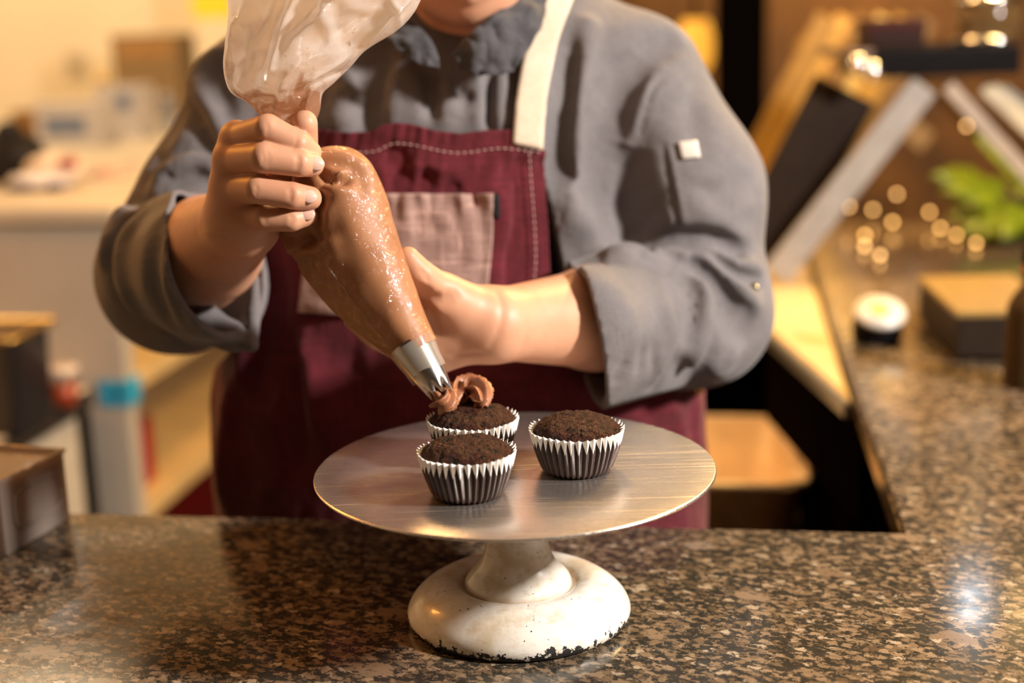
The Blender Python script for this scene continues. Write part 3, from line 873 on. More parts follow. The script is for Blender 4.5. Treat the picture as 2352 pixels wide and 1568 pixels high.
# ---- sheets lying on the torso
def yn(P):
    """outward direction of the torso surface at points P"""
    e = 2e-3; P = P.astype(np.float32)
    g = np.stack([yoke(P + d) - yoke(P - d) for d in np.eye(3, dtype=np.float32) * e], 1)
    return g / (np.linalg.norm(g, axis=1)[:, None] + 1e-9)
def lay(pix, off, fn=None):
    P = march(fn or yoke, pix); return P + yn(P) * np.asarray(off).reshape(-1, 1)
def sheet(name, L, R, nu, nv, off, mat, parent, thick=.0016, noise_amp=0., noise_scale=60, fn=None, dispf=None):
    """cloth strip between two photo outlines, laid on the body"""
    L = smooth_prof(np.array(L, float), nv)[:nv]; R = smooth_prof(np.array(R, float), nv)[:nv]
    n = min(len(L), len(R)); L, R = L[:n], R[:n]
    pix = np.array([L[i] + (R[i] - L[i]) * j / (nu - 1) for i in range(n) for j in range(nu)])
    P = march(fn or yoke, pix)
    o = np.full(len(P), off, float)
    if noise_amp:
        o += [noise_amp * mnoise.noise(Vector(p) * noise_scale) for p in P]
    if dispf: o += [dispf(j / (nu - 1), i / (n - 1)) for i in range(n) for j in range(nu)]
    P = P + yn(P) * o[:, None]
    Fc = [(i * nu + j, i * nu + j + 1, (i + 1) * nu + j + 1, (i + 1) * nu + j) for i in range(n - 1) for j in range(nu - 1)]
    ob = make(name, P, Fc, mat, parent, True, True)
    s = ob.modifiers.new('thick', 'SOLIDIFY'); s.thickness = thick; s.offset = 0
    return ob
# ---- apron wrapped round the front of the body
def phi_of(P): return np.arctan2(P[:, 0] - np.interp(P[:, 2], TZ, TX), -(P[:, 1] - np.interp(P[:, 2], TZ, TY)))
top_px = [(722, 292), (770, 296), (820, 302), (868, 300), (892, 284), (920, 279), (960, 284), (1010, 299), (1060, 304), (1110, 297), (1175, 296), (1243, 345)]
Tp = march(yoke, top_px); tphi, tz = phi_of(Tp), Tp[:, 2]
Rp_ = march(yoke, [(1243, 345), (1250, 480), (1257, 640), (1290, 720)]); Lp_ = march(yoke, [(722, 292), (680, 430), (625, 560), (592, 640), (572, 720)])
rz, rphi = list(Rp_[:, 2]), list(phi_of(Rp_)); lz, lphi = list(Lp_[:, 2]), list(phi_of(Lp_))
zz = [1.02, .97, .80]
rz += zz; rphi += [1.15, 1.55, 1.75]; lz += [1.06, 1.0, .80]; lphi += [-1.15, -1.55, -1.7]
ra, rb = np.argsort(rz), np.argsort(lz)
NU, NV = 210, 230
def radial(cx, cy, s, c, z):
    lo_ = np.zeros_like(z); hi_ = np.full_like(z, .40)
    for _ in range(26):
        mid = (lo_ + hi_) / 2
        d = yoke(np.stack([cx + mid * s, cy - mid * c, z], 1).astype(np.float32))
        ins = d < 0; lo_ = np.where(ins, mid, lo_); hi_ = np.where(ins, hi_, mid)
    return lo_
uu, vv = np.meshgrid(np.linspace(0, 1, NU), np.linspace(0, 1, NV))
uu, vv = uu.ravel(), vv.ravel()
pt_ = tphi[0] + (tphi[-1] - tphi[0]) * uu
zt = np.interp(pt_, tphi, tz)
za = zt + (.745 - zt) * vv
pl_ = np.interp(za, np.array(lz)[rb], np.array(lphi)[rb]); pr_ = np.interp(za, np.array(rz)[ra], np.array(rphi)[ra])
ph_ = pl_ + (pr_ - pl_) * uu
cx_, cy_ = np.interp(za, TZ, TX), np.interp(za, TZ, TY)
rad_ = radial(cx_, cy_, np.sin(ph_), np.cos(ph_), za)
P0 = np.stack([cx_ + rad_ * np.sin(ph_), cy_ - rad_ * np.cos(ph_), za], 1)
wr = np.array([.0030 * mnoise.noise(Vector((p[0] * 22, p[1] * 22, p[2] * 7))) +   .0018 * mnoise.noise(Vector((p[0] * 70, p[1] * 70, p[2] * 34))) for p in P0])
wr += .0030 * np.array([mnoise.noise(Vector((u * 26, 3.1, v * 1.5))) for u, v in zip(uu, vv)]) * np.clip(1 - vv * 8, 0, 1)
d_ = np.zeros(len(P0), np.float32)
ap = []
for pix, wd, h in [([(905, 350), (925, 386), (919, 430)], .009, -0.0135), ([(985, 380), (975, 440)], .007, -0.0060), ([(1035, 420), (1040, 445)], .008, -0.0075), ([(900, 400), (960, 380), (1040, 390)], .010, 0.0060),
                   ([(1150, 400), (1180, 380), (1205, 395)], .008, -0.0060), ([(1205, 440), (1196, 512), (1178, 572), (1168, 640)], .012, -0.0180), ([(1213, 590), (1208, 650)], .010, -0.0180),
                   ([(1165, 470), (1160, 560), (1150, 640)], .012, 0.0090), ([(621, 600), (606, 721), (580, 860)], .010, 0.0150), ([(650, 640), (640, 760), (620, 900)], .012, -0.0150),
                   ([(714, 775), (736, 846), (740, 960)], .014, 0.0120), ([(680, 780), (690, 900), (690, 1050)], .014, -0.0120), ([(560, 880), (545, 1000), (540, 1150)], .016, 0.0120),
                   ([(820, 850), (850, 950), (850, 1080)], .018, -0.0120), ([(1040, 850), (1120, 880), (1230, 910)], .014, 0.0075), ([(1400, 960), (1420, 1080)], .016, -0.0105),
                   ([(1500, 900), (1530, 980), (1540, 1100)], .014, 0.0105), ([(1570, 920), (1580, 1050)], .010, -0.0090)] + \
                  [([(1228, y), (1250, y + 4)], .0040, -0.0053) for y in range(372, 640, 24)]:
    ap.append((march(yoke, smooth_prof(np.array(pix, float), 6)), wd, h))
d_ = stroke_field(P0.astype(np.float32), d_, ap)
bib = np.where(za > 1.24, (za - 1.24) * .03, 0)
off = np.maximum(.0088 + wr - d_ + bib, .0035) 
P1 = P0 + np.stack([np.sin(ph_), -np.cos(ph_), 0 * ph_], 1) * off[:, None]
Qa = np.array([(i * NU + j, i * NU + j + 1, (i + 1) * NU + j + 1, (i + 1) * NU + j) for i in range(NV - 1) for j in range(NU - 1)])
apron = big_mesh('apron', P1, Qa[:, ::-1], APRON, chef)
s_ = apron.modifiers.new('thick', 'SOLIDIFY'); s_.thickness = .0018; s_.offset = -1
apron['label'] = 'burgundy linen bib apron'
# pocket patch, straps, label tab, stitching
def pk(u, v):
    return .0022 * mnoise.noise(Vector((u * 15, 1.7, v * 2))) * max(0, 1 - v * 1.6) * 3.0 + .0013 * mnoise.noise(Vector((u * 9, v * 9, 4))) + .0035 * max(0, 1 - abs(v - .02) * 14) * (.5 + .5 * math.sin(u * 34))
sheet('pocket', [(735, 447), (722, 540), (708, 640), (698, 720)], [(1131, 447), (1130, 540), (1122, 640), (1108, 745)], 90, 60, .0105, POCKET, apron, .0016, dispf=pk)
sheet('label_tab', [(1130, 446), (1131, 478), (1132, 508)], [(1144, 447), (1146, 478), (1144, 508)], 4, 8, .0115, plain('black_tab', (.012, .012, .013), .6), apron, .001)
sheet('strap', [(1174, 332), (1180, 262), (1194, 170), (1212, 88), (1238, 5), (1256, -50)], [(1241, 347), (1246, 270), (1261, 176), (1281, 96), (1312, 10), (1332, -46)], 8, 44, .0105, STRAP, apron, .0024)
sheet('strap', [(690, 300), (690, 220), (706, 120), (728, 30)], [(727, 300), (735, 240), (752, 130), (776, 30)], 6, 30, .0105, STRAP, apron, .0024)
def dashes(lines, off, L=.0042, gap=.0020, wd=.00055):
    ms = []
    for pix in lines:
        P = lay(smooth_prof(np.array(pix, float), 60), off)
        N_ = yn(P)
        s = np.concatenate([[0], np.cumsum(np.linalg.norm(np.diff(P, axis=0), axis=1))])
        t = 0
        while t + L < s[-1]:
            a = np.array([np.interp(t, s, P[:, i]) for i in range(3)]); b = np.array([np.interp(t + L, s, P[:, i]) for i in range(3)]); mdl = (a + b) / 2 + np.array([np.interp(t, s, N_[:, i]) for i in range(3)]) * .0006
            ms.append(tube_mesh([a, mdl, b], wd, 5))
            t += L + gap
    return merge(ms)
V, Fc = dashes([[(735, 346), (800, 352), (868, 350), (905, 333), (950, 335), (1030, 352), (1080, 352), (1150, 343), (1240, 352)],
                [(1212, 352), (1216, 420), (1222, 500), (1226, 580), (1222, 650)], [(1190, 330), (1215, 336), (1238, 338)]], .0088)
o = make('stitching', V, Fc, THREAD, apron, True, True); o['kind'] = 'stuff'
V, Fc = dashes([[(1122, 452), (1121, 540), (1114, 640), (1102, 735)]], .0125, .003, .0016, .0004)
o = make('stitching', V, Fc, plain('rose_thread', (.24, .12, .10), .8), apron, True, True); o['kind'] = 'stuff'
# brass snap at the side of the apron
def rivet(name, pix, fn, par, col, off, sc=1.0):
    p = march(fn, [pix]); p = p + yn(p) * off; p = p[0]
    V, Fc = lathe([(.0005 * sc, .002 * sc), (.003 * sc, .0018 * sc), (.0045 * sc, .0006 * sc), (.0048 * sc, -.001 * sc)], 16)
    q = Vector((CAM - p)).to_track_quat('Z', 'Y').to_matrix()
    return make(name, [tuple(np.array(q @ Vector(v)) + p) for v in V], Fc, col, par, True, True)
rivet('snap', (1577, 893), yoke, apron, plain('brass_snap', (.75, .50, .12), .25, 1.0), .0125)
rivet('sleeve_snap', (1731, 660), jacket_fn, jacket, plain('dull_brass', (.42, .34, .18), .3, 1.0), .0005)
# ---- trousers, shoes and hair complete the figure behind the counter
def trousers_fn(P):
    d = None
    for s, x in ((-1, -.15), (1, .035)):
        e = chain(P, [np.array([x, .43, .80]), np.array([x + s * .005, .44, .46]), np.array([x + s * .01, .455, .07])], [.112, .080, .068], .02)
        d = e if d is None else smin(d, e, .03)
    d = smin(d, np.maximum(torso(P, -.008), P[:, 2] - .84), .03)
    return np.maximum(np.maximum(d, .045 - P[:, 2]), P[:, 2] - .86)
V_, Q_ = surface_nets(trousers_fn, (-.42, .20, .02), (.32, .64, .92), .009)
big_mesh('trousers', V_, Q_, PANTS, chef)
for s, x in ((-1, -.15), (1, .035)):
    def shoe_fn(P, s=s, x=x):
        d = chain(P, [np.array([x + s * .012, .485, .045]), np.array([x + s * .018, .38, .048]), np.array([x + s * .028, .275, .036])], [.047, .046, .040], .02)
        return np.maximum(d, .0015 - P[:, 2])
    V_, Q_ = surface_nets(shoe_fn, (x - .12, .20, -.01), (x + .12, .56, .12), .006)
    big_mesh('shoe', V_, Q_, CABM, chef)
def hair_fn(P):
    d = ellipsoid(P, headp(0, .018, .036), (.084, .104, .098), HT)
    n = np.array([.0025 * mnoise.noise(Vector((p[0] * 26, p[1] * 26, p[2] * 90))) for p in P]) if len(P) < 400000 else 0
    d = smin(d + n, ellipsoid(P, headp(0, .118, .030), (.042, .040, .042), HT), .02)
    face = plane(P, headp(0, -.060, .050), HT @ np.array([0, -.80, -.60]))
    low = plane(P, headp(0, .03, -.050), HT @ np.array([0, -.25, -.97]))
    return np.maximum(np.maximum(d, face), low)
lo_, hi_ = bounds([headp(0, 0, 0)], .24)
V_, Q_ = surface_nets(hair_fn, lo_, hi_, .006)
big_mesh('hair', V_, Q_, plain('dark_brown_hair', (.035, .018, .010), .5), chef)
# ---- collar flaps, sleeve tag
def loft2(name, A, B, nu, nv, mat, parent, amp=.0, sc=90, thick=.003, bulge=0.):
    A = smooth_prof(np.array([Py(*p) for p in A]), nu); B = smooth_prof(np.array([Py(*p) for p in B]), nu)
    n = min(len(A), len(B)); V = []
    for j in range(nv):
        t = j / (nv - 1)
        for i in range(n):
            p = A[i] * (1 - t) + B[i] * t
            p = p + np.array([0, -1, .25]) * (amp * mnoise.noise(Vector(p) * sc) + amp * .6 * mnoise.noise(Vector(p) * sc * 2.3) + bulge * math.sin(math.pi * t))
            V.append(p)
    o = make(name, V, ring_faces(nv, n, False), mat, parent, True, True)
    s = o.modifiers.new('thick', 'SOLIDIFY'); s.thickness = thick
    return o
loft2('collar', [(1043, 128, .268), (1075, 86, .262), (1120, 46, .268), (1185, -8, .30), (1225, -70, .36)], [(1056, 156, .262), (1104, 172, .256), (1178, 160, .262), (1236, 70, .288), (1262, -20, .335)], 40, 16, COLLAR, jacket, .0055, 75, .003, .004)
loft2('collar', [(1008, 128, .270), (988, 88, .272), (948, 48, .285), (900, -5, .32), (880, -60, .36)], [(1010, 156, .264), (960, 146, .258), (905, 106, .268), (850, 34, .31), (820, -30, .36)], 40, 16, COLLAR, jacket, .0045, 75, .003, .004)
WT = plain('pale_tag', (.62, .57, .50), .7)
sheet('sleeve_tag', [(1553, 326), (1558, 350), (1564, 374)], [(1598, 322), (1603, 346), (1608, 368)], 6, 6, .0016, WT, jacket, .0012, fn=jacket_base)

# ------------------------------------------------------------------ piping bag
bag = thing('piping_bag', 'clear plastic piping bag filled with chocolate cream, squeezed between two hands', 'piping bag', tuple(Py(1010, 905, yC)))
def film_mat(name, tint, clear, smear=False):
    t = NT(name); nt = t.t; nt.nodes.remove(t.b)
    v = t.coord()
    tr = t.n('ShaderNodeBsdfTransparent'); tl = t.n('ShaderNodeBsdfTranslucent'); df = t.n('ShaderNodeBsdfDiffuse'); gl = t.n('ShaderNodeBsdfGlossy')
    gl.inputs['Roughness'].default_value = .10
    tr.inputs[0].default_value = (.97, .95, .92, 1)
    if smear:
        uv = t.n('ShaderNodeUVMap'); sp = t.n('ShaderNodeSeparateXYZ'); t.l(uv.outputs[0], sp.inputs[0])
        f = t.noise(t.coord(scale=(1, 1, .8)), 42, 6, .7, .8)
        lowm = t.ramp(sp.outputs[1], [(.22, .62), (.38, .17), (.52, .04), (.7, 0.)])
        sm = t.ramp(t.math('ADD', t.math('MULTIPLY', f, .95), t.math('MULTIPLY', lowm, .62)), [(.60, 0.), (.78, 1.)])
        sp2 = t.math('MULTIPLY', t.ramp(t.noise(v, 190, 3), [(.66, 0.), (.70, .7)]), t.ramp(t.noise(v, 24, 2), [(.5, 0.), (.62, 1.)]))
        sm = t.math('MINIMUM', t.math('ADD', t.math('MULTIPLY', sm, .85), t.math('MULTIPLY', sp2, .8)), 1)
        col = t.mix(sm, tint, (.34, .13, .032)); t.l(col, tl.inputs[0]); t.l(col, df.inputs[0])
        cl = t.math('MULTIPLY', t.math('SUBTRACT', 1, t.math('MULTIPLY', sm, .7)), clear)
    else:
        tl.inputs[0].default_value = (*tint, 1); df.inputs[0].default_value = (*tint, 1); cl = clear
    m1 = t.n('ShaderNodeMixShader'); m1.inputs[0].default_value = .45; t.l(tl.outputs[0], m1.inputs[1]); t.l(df.outputs[0], m1.inputs[2])
    m2 = t.n('ShaderNodeMixShader'); t.l(m1.outputs[0], m2.inputs[1]); t.l(tr.outputs[0], m2.inputs[2])
    if hasattr(cl, 'is_linked'): t.l(cl, m2.inputs[0])
    else: m2.inputs[0].default_value = cl
    lw = t.n('ShaderNodeLayerWeight'); lw.inputs[0].default_value = .5
    m3 = t.n('ShaderNodeMixShader'); t.l(t.math('ADD', t.math('MULTIPLY', t.math('POWER', lw.outputs['Facing'], 3.0), .30), .045), m3.inputs[0]); t.l(m2.outputs[0], m3.inputs[1]); t.l(gl.outputs[0], m3.inputs[2])
    b = t.n('ShaderNodeBump'); b.inputs['Strength'].default_value = .35; b.inputs['Distance'].default_value = .002
    t.l(t.noise(v, 60, 3, .5, .6), b.inputs['Height'])
    for nd in (gl, df): t.l(b.outputs[0], nd.inputs['Normal'])
    t.l(m3.outputs[0], t.out.inputs[0])
    return t.m
FILM = film_mat('bag_film', (.86, .80, .75), .30, True)
CLEAR = film_mat('bag_film_thin', (.80, .74, .66), .80)
FILLM = FILLING
b_ = FILLM.node_tree.nodes['Principled BSDF']; b_.inputs['Coat Weight'].default_value = .65; b_.inputs['Coat Roughness'].default_value = .07; b_.inputs['Specular IOR Level'].default_value = .25; b_.inputs['Roughness'].default_value = .5
_nt = FILLM.node_tree; _tc = _nt.nodes.new('ShaderNodeTexCoord'); _nz = _nt.nodes.new('ShaderNodeTexNoise'); _nz.inputs['Scale'].default_value = 85; _nz.inputs['Detail'].default_value = 4; _nz.inputs['Distortion'].default_value = 1.2
_bp = _nt.nodes.new('ShaderNodeBump'); _bp.inputs['Strength'].default_value = .9; _bp.inputs['Distance'].default_value = .006
_nt.links.new(_tc.outputs['Object'], _nz.inputs['Vector']); _nt.links.new(_nz.outputs['Fac'], _bp.inputs['Height']); _nt.links.new(_bp.outputs[0], b_.inputs['Coat Normal'])
# filled section: right and left outlines of the bag, distance, thickness, where the crease runs
ST = [((712, 352), (668, 420), .066, .010, .0), ((748, 336), (655, 455), .066, .016, -.1), ((800, 338), (642, 500), .066, .0215, -.15), ((842, 366), (640, 538), .064, .0265, -.2),
      ((870, 412), (655, 572), .062, .0290, -.22), ((890, 470), (680, 608), .059, .0290, -.24), ((912, 545), (716, 660), .055, .0280, -.26), ((938, 622), (766, 716), .050, .0262, -.26),
      ((962, 694), (824, 768), .044, .0232, -.26), ((984, 748), (876, 806), .038, .0205, -.25), ((998, 780), (904, 824), .034, .0185, -.22)]
stn = len(ST)
def st_at(t):
    x = t * (stn - 1); i = min(int(x), stn - 2); f = x - i
    f = f
    a, b = ST[i], ST[i + 1]
    L = lambda p, q: p + (q - p) * f
    return tuple(L(np.array(a[0], float), np.array(b[0], float))), tuple(L(np.array(a[1], float), np.array(b[1], float))), L(a[2], b[2]), L(a[3], b[3]), L(a[4], b[4])
NS, NT_ = 72, 110
S = np.array([[*ST[i][0], *ST[i][1], *ST[i][2:]] for i in range(stn)])
SS = smooth_prof(S, NT_ + 10)
V = []
axis = unit(Py(955, 802, .036) - Py(755, 430, .065))
rings = []
for row in SS:
    R_ = Py(row[0], row[1], row[4]); L_ = Py(row[2], row[3], row[4] + .012)
    c = (R_ + L_) / 2; u = (R_ - L_) / 2; nrm = np.cross(unit(u), axis); nrm = unit(nrm if nrm[1] < 0 else -nrm)
    T, uc = row[5], row[6]
    def front(x):
        if x > .30: return math.sqrt(max(0, 1 - ((x - .30) / .70) ** 2))
        if x > uc: return 1 - .10 * ((.30 - x) / (.30 - uc)) ** 2
        return .90 * (max(0, (x + 1) / (uc + 1))) ** 1.05
    ring = []
    for k in range(NS):
        a = 2 * math.pi * k / NS
        x = math.cos(a)
        if math.sin(a) >= 0: ring.append(c + u * x + nrm * T * (front(x) if k else 0))
        else: ring.append(c + u * x - nrm * T * math.sqrt(max(0, 1 - x * x)) ** .9)
    rings.append(ring)
P = np.array(rings).reshape(-1, 3)
# gathered pleats where the fist squeezes the bag, and slight unevenness of the film
fl = []
for pix, wd, h in [([(735, 398), (762, 412), (790, 408), (800, 400)], .0042, -.010), ([(730, 415), (760, 432), (800, 425)], .006, .004), ([(740, 372), (790, 372), (830, 392)], .006, -.004), ([(745, 352), (800, 358), (850, 385)], .006, .003),
                   ([(738, 440), (722, 500), (712, 560)], .006, -.007), ([(700, 560), (690, 600), (720, 630)], .006, -.004), ([(752, 450), (740, 520), (760, 580)], .007, .003), ([(650, 545), (700, 560), (740, 540)], .004, -.005), ([(660, 580), (705, 575), (735, 560)], .0035, .004), ([(672, 605), (712, 592), (745, 585)], .0035, -.004), ([(700, 520), (690, 560), (664, 590)], .0035, -.005), ([(780, 430), (800, 520), (850, 620)], .012, .0025), ([(750, 380), (775, 392), (800, 385)], .0035, .004), ([(820, 385), (835, 410), (830, 440)], .005, -.003), ([(770, 640), (800, 690), (850, 750)], .006, -.002)]:
    q = smooth_prof(np.array(pix, float), 6)
    D = np.array([ray(*p) for p in q]); D /= np.linalg.norm(D, axis=1)[:, None]
    # nearest front vertex to each line of sight
    hit = []
    for dd in D:
        w_ = P - CAM; t = w_ @ dd; e = np.linalg.norm(w_ - t[:, None] * dd, axis=1); cand = np.argsort(e)[:10]; hit.append(P[cand[np.argmin(t[cand])]])
    fl.append((np.array(hit), wd, h))
d_ = stroke_field(P.astype(np.float32), np.zeros(len(P), np.float32), fl)
d_ += np.array([.0009 * mnoise.noise(Vector(p) * 55) for p in P])
C_ = np.repeat(np.array([np.mean(r, 0) for r in rings]), NS, 0)
o_ = P - C_; o_ /= np.linalg.norm(o_, axis=1)[:, None] + 1e-9
P = P - o_ * d_[:, None]
Fc = ring_faces(len(rings), NS, True, True, True)
make('filled_section', P, Fc, FILLM, bag, True, True)
# welded seam running down the crease
cr = []
for r in range(6, len(rings) - 2):
    uc = SS[r][6]; k = int(round(math.acos(uc) / (2 * math.pi) * NS)); p = P[r * NS + k]; cr.append(p + (p - C_[r * NS]) * .012)
tube('seam', cr[::3], .00055, CLEAR, bag, 6)
# nozzle
nb_, nt_ = Py(951, 802, .036), Py(1014, 903, yC)
ax = unit(nt_ - nb_); Ln = np.linalg.norm(nt_ - nb_)
def along(prof, n, mat, name, par, lob=0):
    u = unit(np.cross(ax, [0, 1, 0])); v = np.cross(ax, u); V = []
    for r, t in prof:
        for k in range(n):
            a = 2 * math.pi * k / n; rr_ = r
            V.append(nb_ + ax * t + rr_ * (math.cos(a) * u + math.sin(a) * v))
    return make(name, V, ring_faces(len(prof), n, True, False, False), mat, par, True, True)
def noz(prof, n=84, teeth=8):
    u = unit(np.cross(ax, [0, 1, 0])); v = np.cross(ax, u); V = []
    for r, t in prof:
        q = max(0, (t / Ln - .80) / .20)
        for k in range(n):
            a = 2 * math.pi * k / n
            tooth = abs(((a * teeth / (2 * math.pi)) % 1) - .5) * 2
            V.append(nb_ + ax * (t - q * .0065 * tooth) + r * (1 - q * .10 * tooth) * (math.cos(a) * u + math.sin(a) * v))
    return V, ring_faces(len(prof), n)
V, Fc = noz([(.0168, -.006), (.0166, .0), (.0146, Ln * .35), (.0124, Ln * .7), (.0108, Ln * .88), (.0092, Ln + .002), (.0080, Ln + .002), (.0098, Ln * .86), (.0140, Ln * .3)])
make('nozzle', V, Fc, STEEL, bag, True, True)
# the clear end of the bag drawn over the nozzle
V = []
prof = [(.0186, -.004), (.0176, .004), (.0160, Ln * .30), (.0150, Ln * .52)]
u = unit(np.cross(ax, [0, 1, 0])); v = np.cross(ax, u)
for i, (r, t) in enumerate(prof):
    for k in range(48):
        a = 2 * math.pi * k / 48
        V.append(nb_ + ax * (t + (0.002 * math.sin(a * 2 + 1) if i == 3 else 0)) + (r + .0022 * max(0, math.cos(a + 2.6)) ** 6) * (math.cos(a) * u + math.sin(a) * v))
make('bag_end', V, ring_faces(4, 48), CLEAR, bag, True, True)
# empty upper part of the bag, twisted shut in the fist and billowing above it
UP = [((712, 372), (672, 402), .062, .010), ((716, 330), (640, 352), .062, .014), ((722, 290), (614, 304), .062, .020), ((735, 252), (598, 268), .062, .027), ((742, 214), (572, 238), .062, .034), ((768, 188), (532, 212), .062, .040),
      ((805, 150), (516, 160), .062, .046), ((840, 112), (518, 108), .062, .050), ((905, 72), (524, 60), .062, .054), ((952, 28), (526, 10), .062, .056), ((985, -30), (512, -50), .060, .062), ((1060, -130), (480, -150), .058, .070), ((1130, -260), (440, -280), .056, .076), ((1170, -420), (410, -440), .054, .078), ((1180, -600), (400, -620), .054, .078)]
S = smooth_prof(np.array([[*a, *b, y, t] for a, b, y, t in UP], float), 150)
NSU = 200; V = []; UV = []
rr = random.Random(11)
ctrl = [sorted(rr.uniform(0, 1) for _ in range(13)) for _ in range(6)]
val = [[rr.uniform(-1, 1) for _ in range(13)] for _ in range(6)]
def crumple(a, t):
    x = t * 4.99; i = int(x); f = x - i; o = 0
    for j, wgt in ((i, 1 - f), (min(i + 1, 5), f)):
        c = ctrl[j]; o += wgt * float(np.interp((a + .12 * t) % 1, [c[-1] - 1] + c + [c[0] + 1], [val[j][-1]] + val[j] + [val[j][0]]))
    return o
for i, row in enumerate(S):
    R_ = Py(row[0], row[1], row[4]); L_ = Py(row[2], row[3], row[4])
    c = (R_ + L_) / 2; u = (R_ - L_) / 2; nrm = unit(np.array([0, -1, .12])); t = i / (len(S) - 1)
    for k in range(NSU):
        a = 2 * math.pi * k / NSU
        cr_ = crumple(k / NSU, t); sd = abs(math.sin(a))
        sh = 1 + .30 * cr_ * sd
        p = c + u * math.cos(a) * (1 + .02 * cr_) + nrm * row[5] * math.sin(a) * sh
        p = p + nrm * .004 * mnoise.noise(Vector(p) * 34) * min(1, t * 4) + nrm * .0016 * mnoise.noise(Vector((p[0] * 60, p[1] * 60, p[2] * 24))) 
        V.append(p); UV.append((k / NSU, t))
P = np.array(V); fl = []
def front_hits(pix, P, k=12):
    D = np.array([ray(*p) for p in smooth_prof(np.array(pix, float), 10)]); D /= np.linalg.norm(D, axis=1)[:, None]
    out = []
    for dd in D:
        w_ = P - CAM; t = w_ @ dd; e = np.linalg.norm(w_ - t[:, None] * dd, axis=1); cand = np.argsort(e)[:k]; out.append(P[cand[np.argmin(t[cand])]])
    return np.array(out)
for pix, wd, h in [([(598, 200), (622, 140), (644, 70), (684, -10)], .0045, .009), ([(575, 205), (600, 140), (618, 70), (640, -10)], .006, -.008), ([(722, -10), (742, 40), (764, 100)], .005, .006), ([(755, -5), (780, 50), (790, 110)], .006, -.005),
                   ([(955, -10), (885, 58), (822, 126)], .004, .008), ([(900, -10), (840, 60), (790, 120)], .008, -.006), ([(905, 5), (922, 66)], .003, .004), ([(530, 60), (572, 62), (566, 110), (540, 160)], .004, .005),
                   ([(518, 165), (560, 128), (598, 112)], .004, -.005), ([(545, 200), (575, 150), (580, 120)], .003, .004), ([(690, 215), (752, 182), (800, 160)], .004, -.006), ([(700, 195), (745, 172), (800, 135)], .004, .005),
                   ([(640, 235), (650, 190), (690, 150)], .004, .004), ([(620, 255), (628, 220), (640, 180)], .003, -.004), ([(700, 250), (716, 215)], .003, .004), ([(680, 110), (760, 130), (800, 120)], .008, .003), ([(560, 60), (610, 30), (650, 20)], .006, -.004),
                   ([(800, 20), (840, 30), (900, 25)], .006, .004), ([(535, 110), (545, 60), (560, 10)], .005, .005)]:
    fl.append((front_hits(pix, P), wd, h))
d_ = stroke_field(P.astype(np.float32), np.zeros(len(P), np.float32), fl)
C_ = np.repeat(P.reshape(len(S), NSU, 3).mean(1), NSU, 0); o_ = P - C_; o_ /= np.linalg.norm(o_, axis=1)[:, None] + 1e-9
o_ = o_ * .4 + np.array([0, -.6, 0]) * (np.sign(-o_[:, 1:2]))
make('bag_top', P - o_ * d_[:, None], ring_faces(len(S), NSU), FILM, bag, True, True, UV)

# ------------------------------------------------------------------ left: white cabinet with an open, warm-lit side
WHITEP = plain('white_painted_panel', (.44, .38, .30), .5, 0, .05, 8)
WOODY = plain('pale_wood_board', (.62, .42, .18), .5, 0, .12, 9)
org = Py(272, 690, 1.6); HC_ = float(Py(120, 476, 1.6)[2])
cabn = thing('white_cabinet', 'white cabinet with open wooden shelves along its side and clutter on top', 'cabinet', (org[0], org[1], 0), YAW)
box('end_panel', (-1.3, 0, 0), (0, .045, HC_ - .035), WHITEP, cabn)
box('top', (-1.32, -.02, HC_ - .03), (.015, 2.45, HC_), plain('cream_worktop', (.56, .47, .34), .4, 0, .06, 8), cabn, .006)
box('back_panel', (-.55, .045, 0), (-.52, 2.4, HC_ - .035), WOODY, cabn)
for z in (.40, .67): box('shelf', (-.52, .047, z), (-.005, 2.4, z + .035), WOODY, cabn)
box('end_panel', (-1.3, 2.402, 0), (0, 2.44, HC_ - .035), WHITEP, cabn)
box('plinth', (-.52, .047, 0.001), (-.012, 2.4, .399), plain('dark_red_plinth', (.055, .002, .002), .5), cabn)
RED = plain('red_cardboard', (.30, .012, .010), .5)
def kthing(name, label, cat, w_, group=None): return thing(name, label, cat, tuple(w_), YAW, group)
k = Py(318, 1112, 1.78); k[2] = .436
t = kthing('red_box', 'narrow red box standing on the lower wooden shelf of the white cabinet', 'box', k)
box('carton', (-.035, -.05, 0), (.02, .05, .135), RED, t); box('flap', (-.036, -.051, .125), (.021, .051, .137), plain('dark_red_card', (.2, .01, .01), .5), t)
# blue tape wrapped round the corner
k = Py(266, 905, 1.6); t = kthing('tape_roll', 'band of blue tape wrapped on the corner of the white cabinet', 'tape', (org[0], org[1], k[2]))
BLUE = plain('blue_tape', (.03, .33, .52), .5)
V, Fc = prism([(-.055, -.004), (.006, -.004), (.006, .049), (-.0, .049), (-.0, -.0005), (-.055, -.0005)], -.024, .026, 0)
make('wrap', V, Fc, BLUE, t, False)
box('mark', (-.020, -.0055, -.012), (-.014, -.0041, .012), CABM, t, 0)
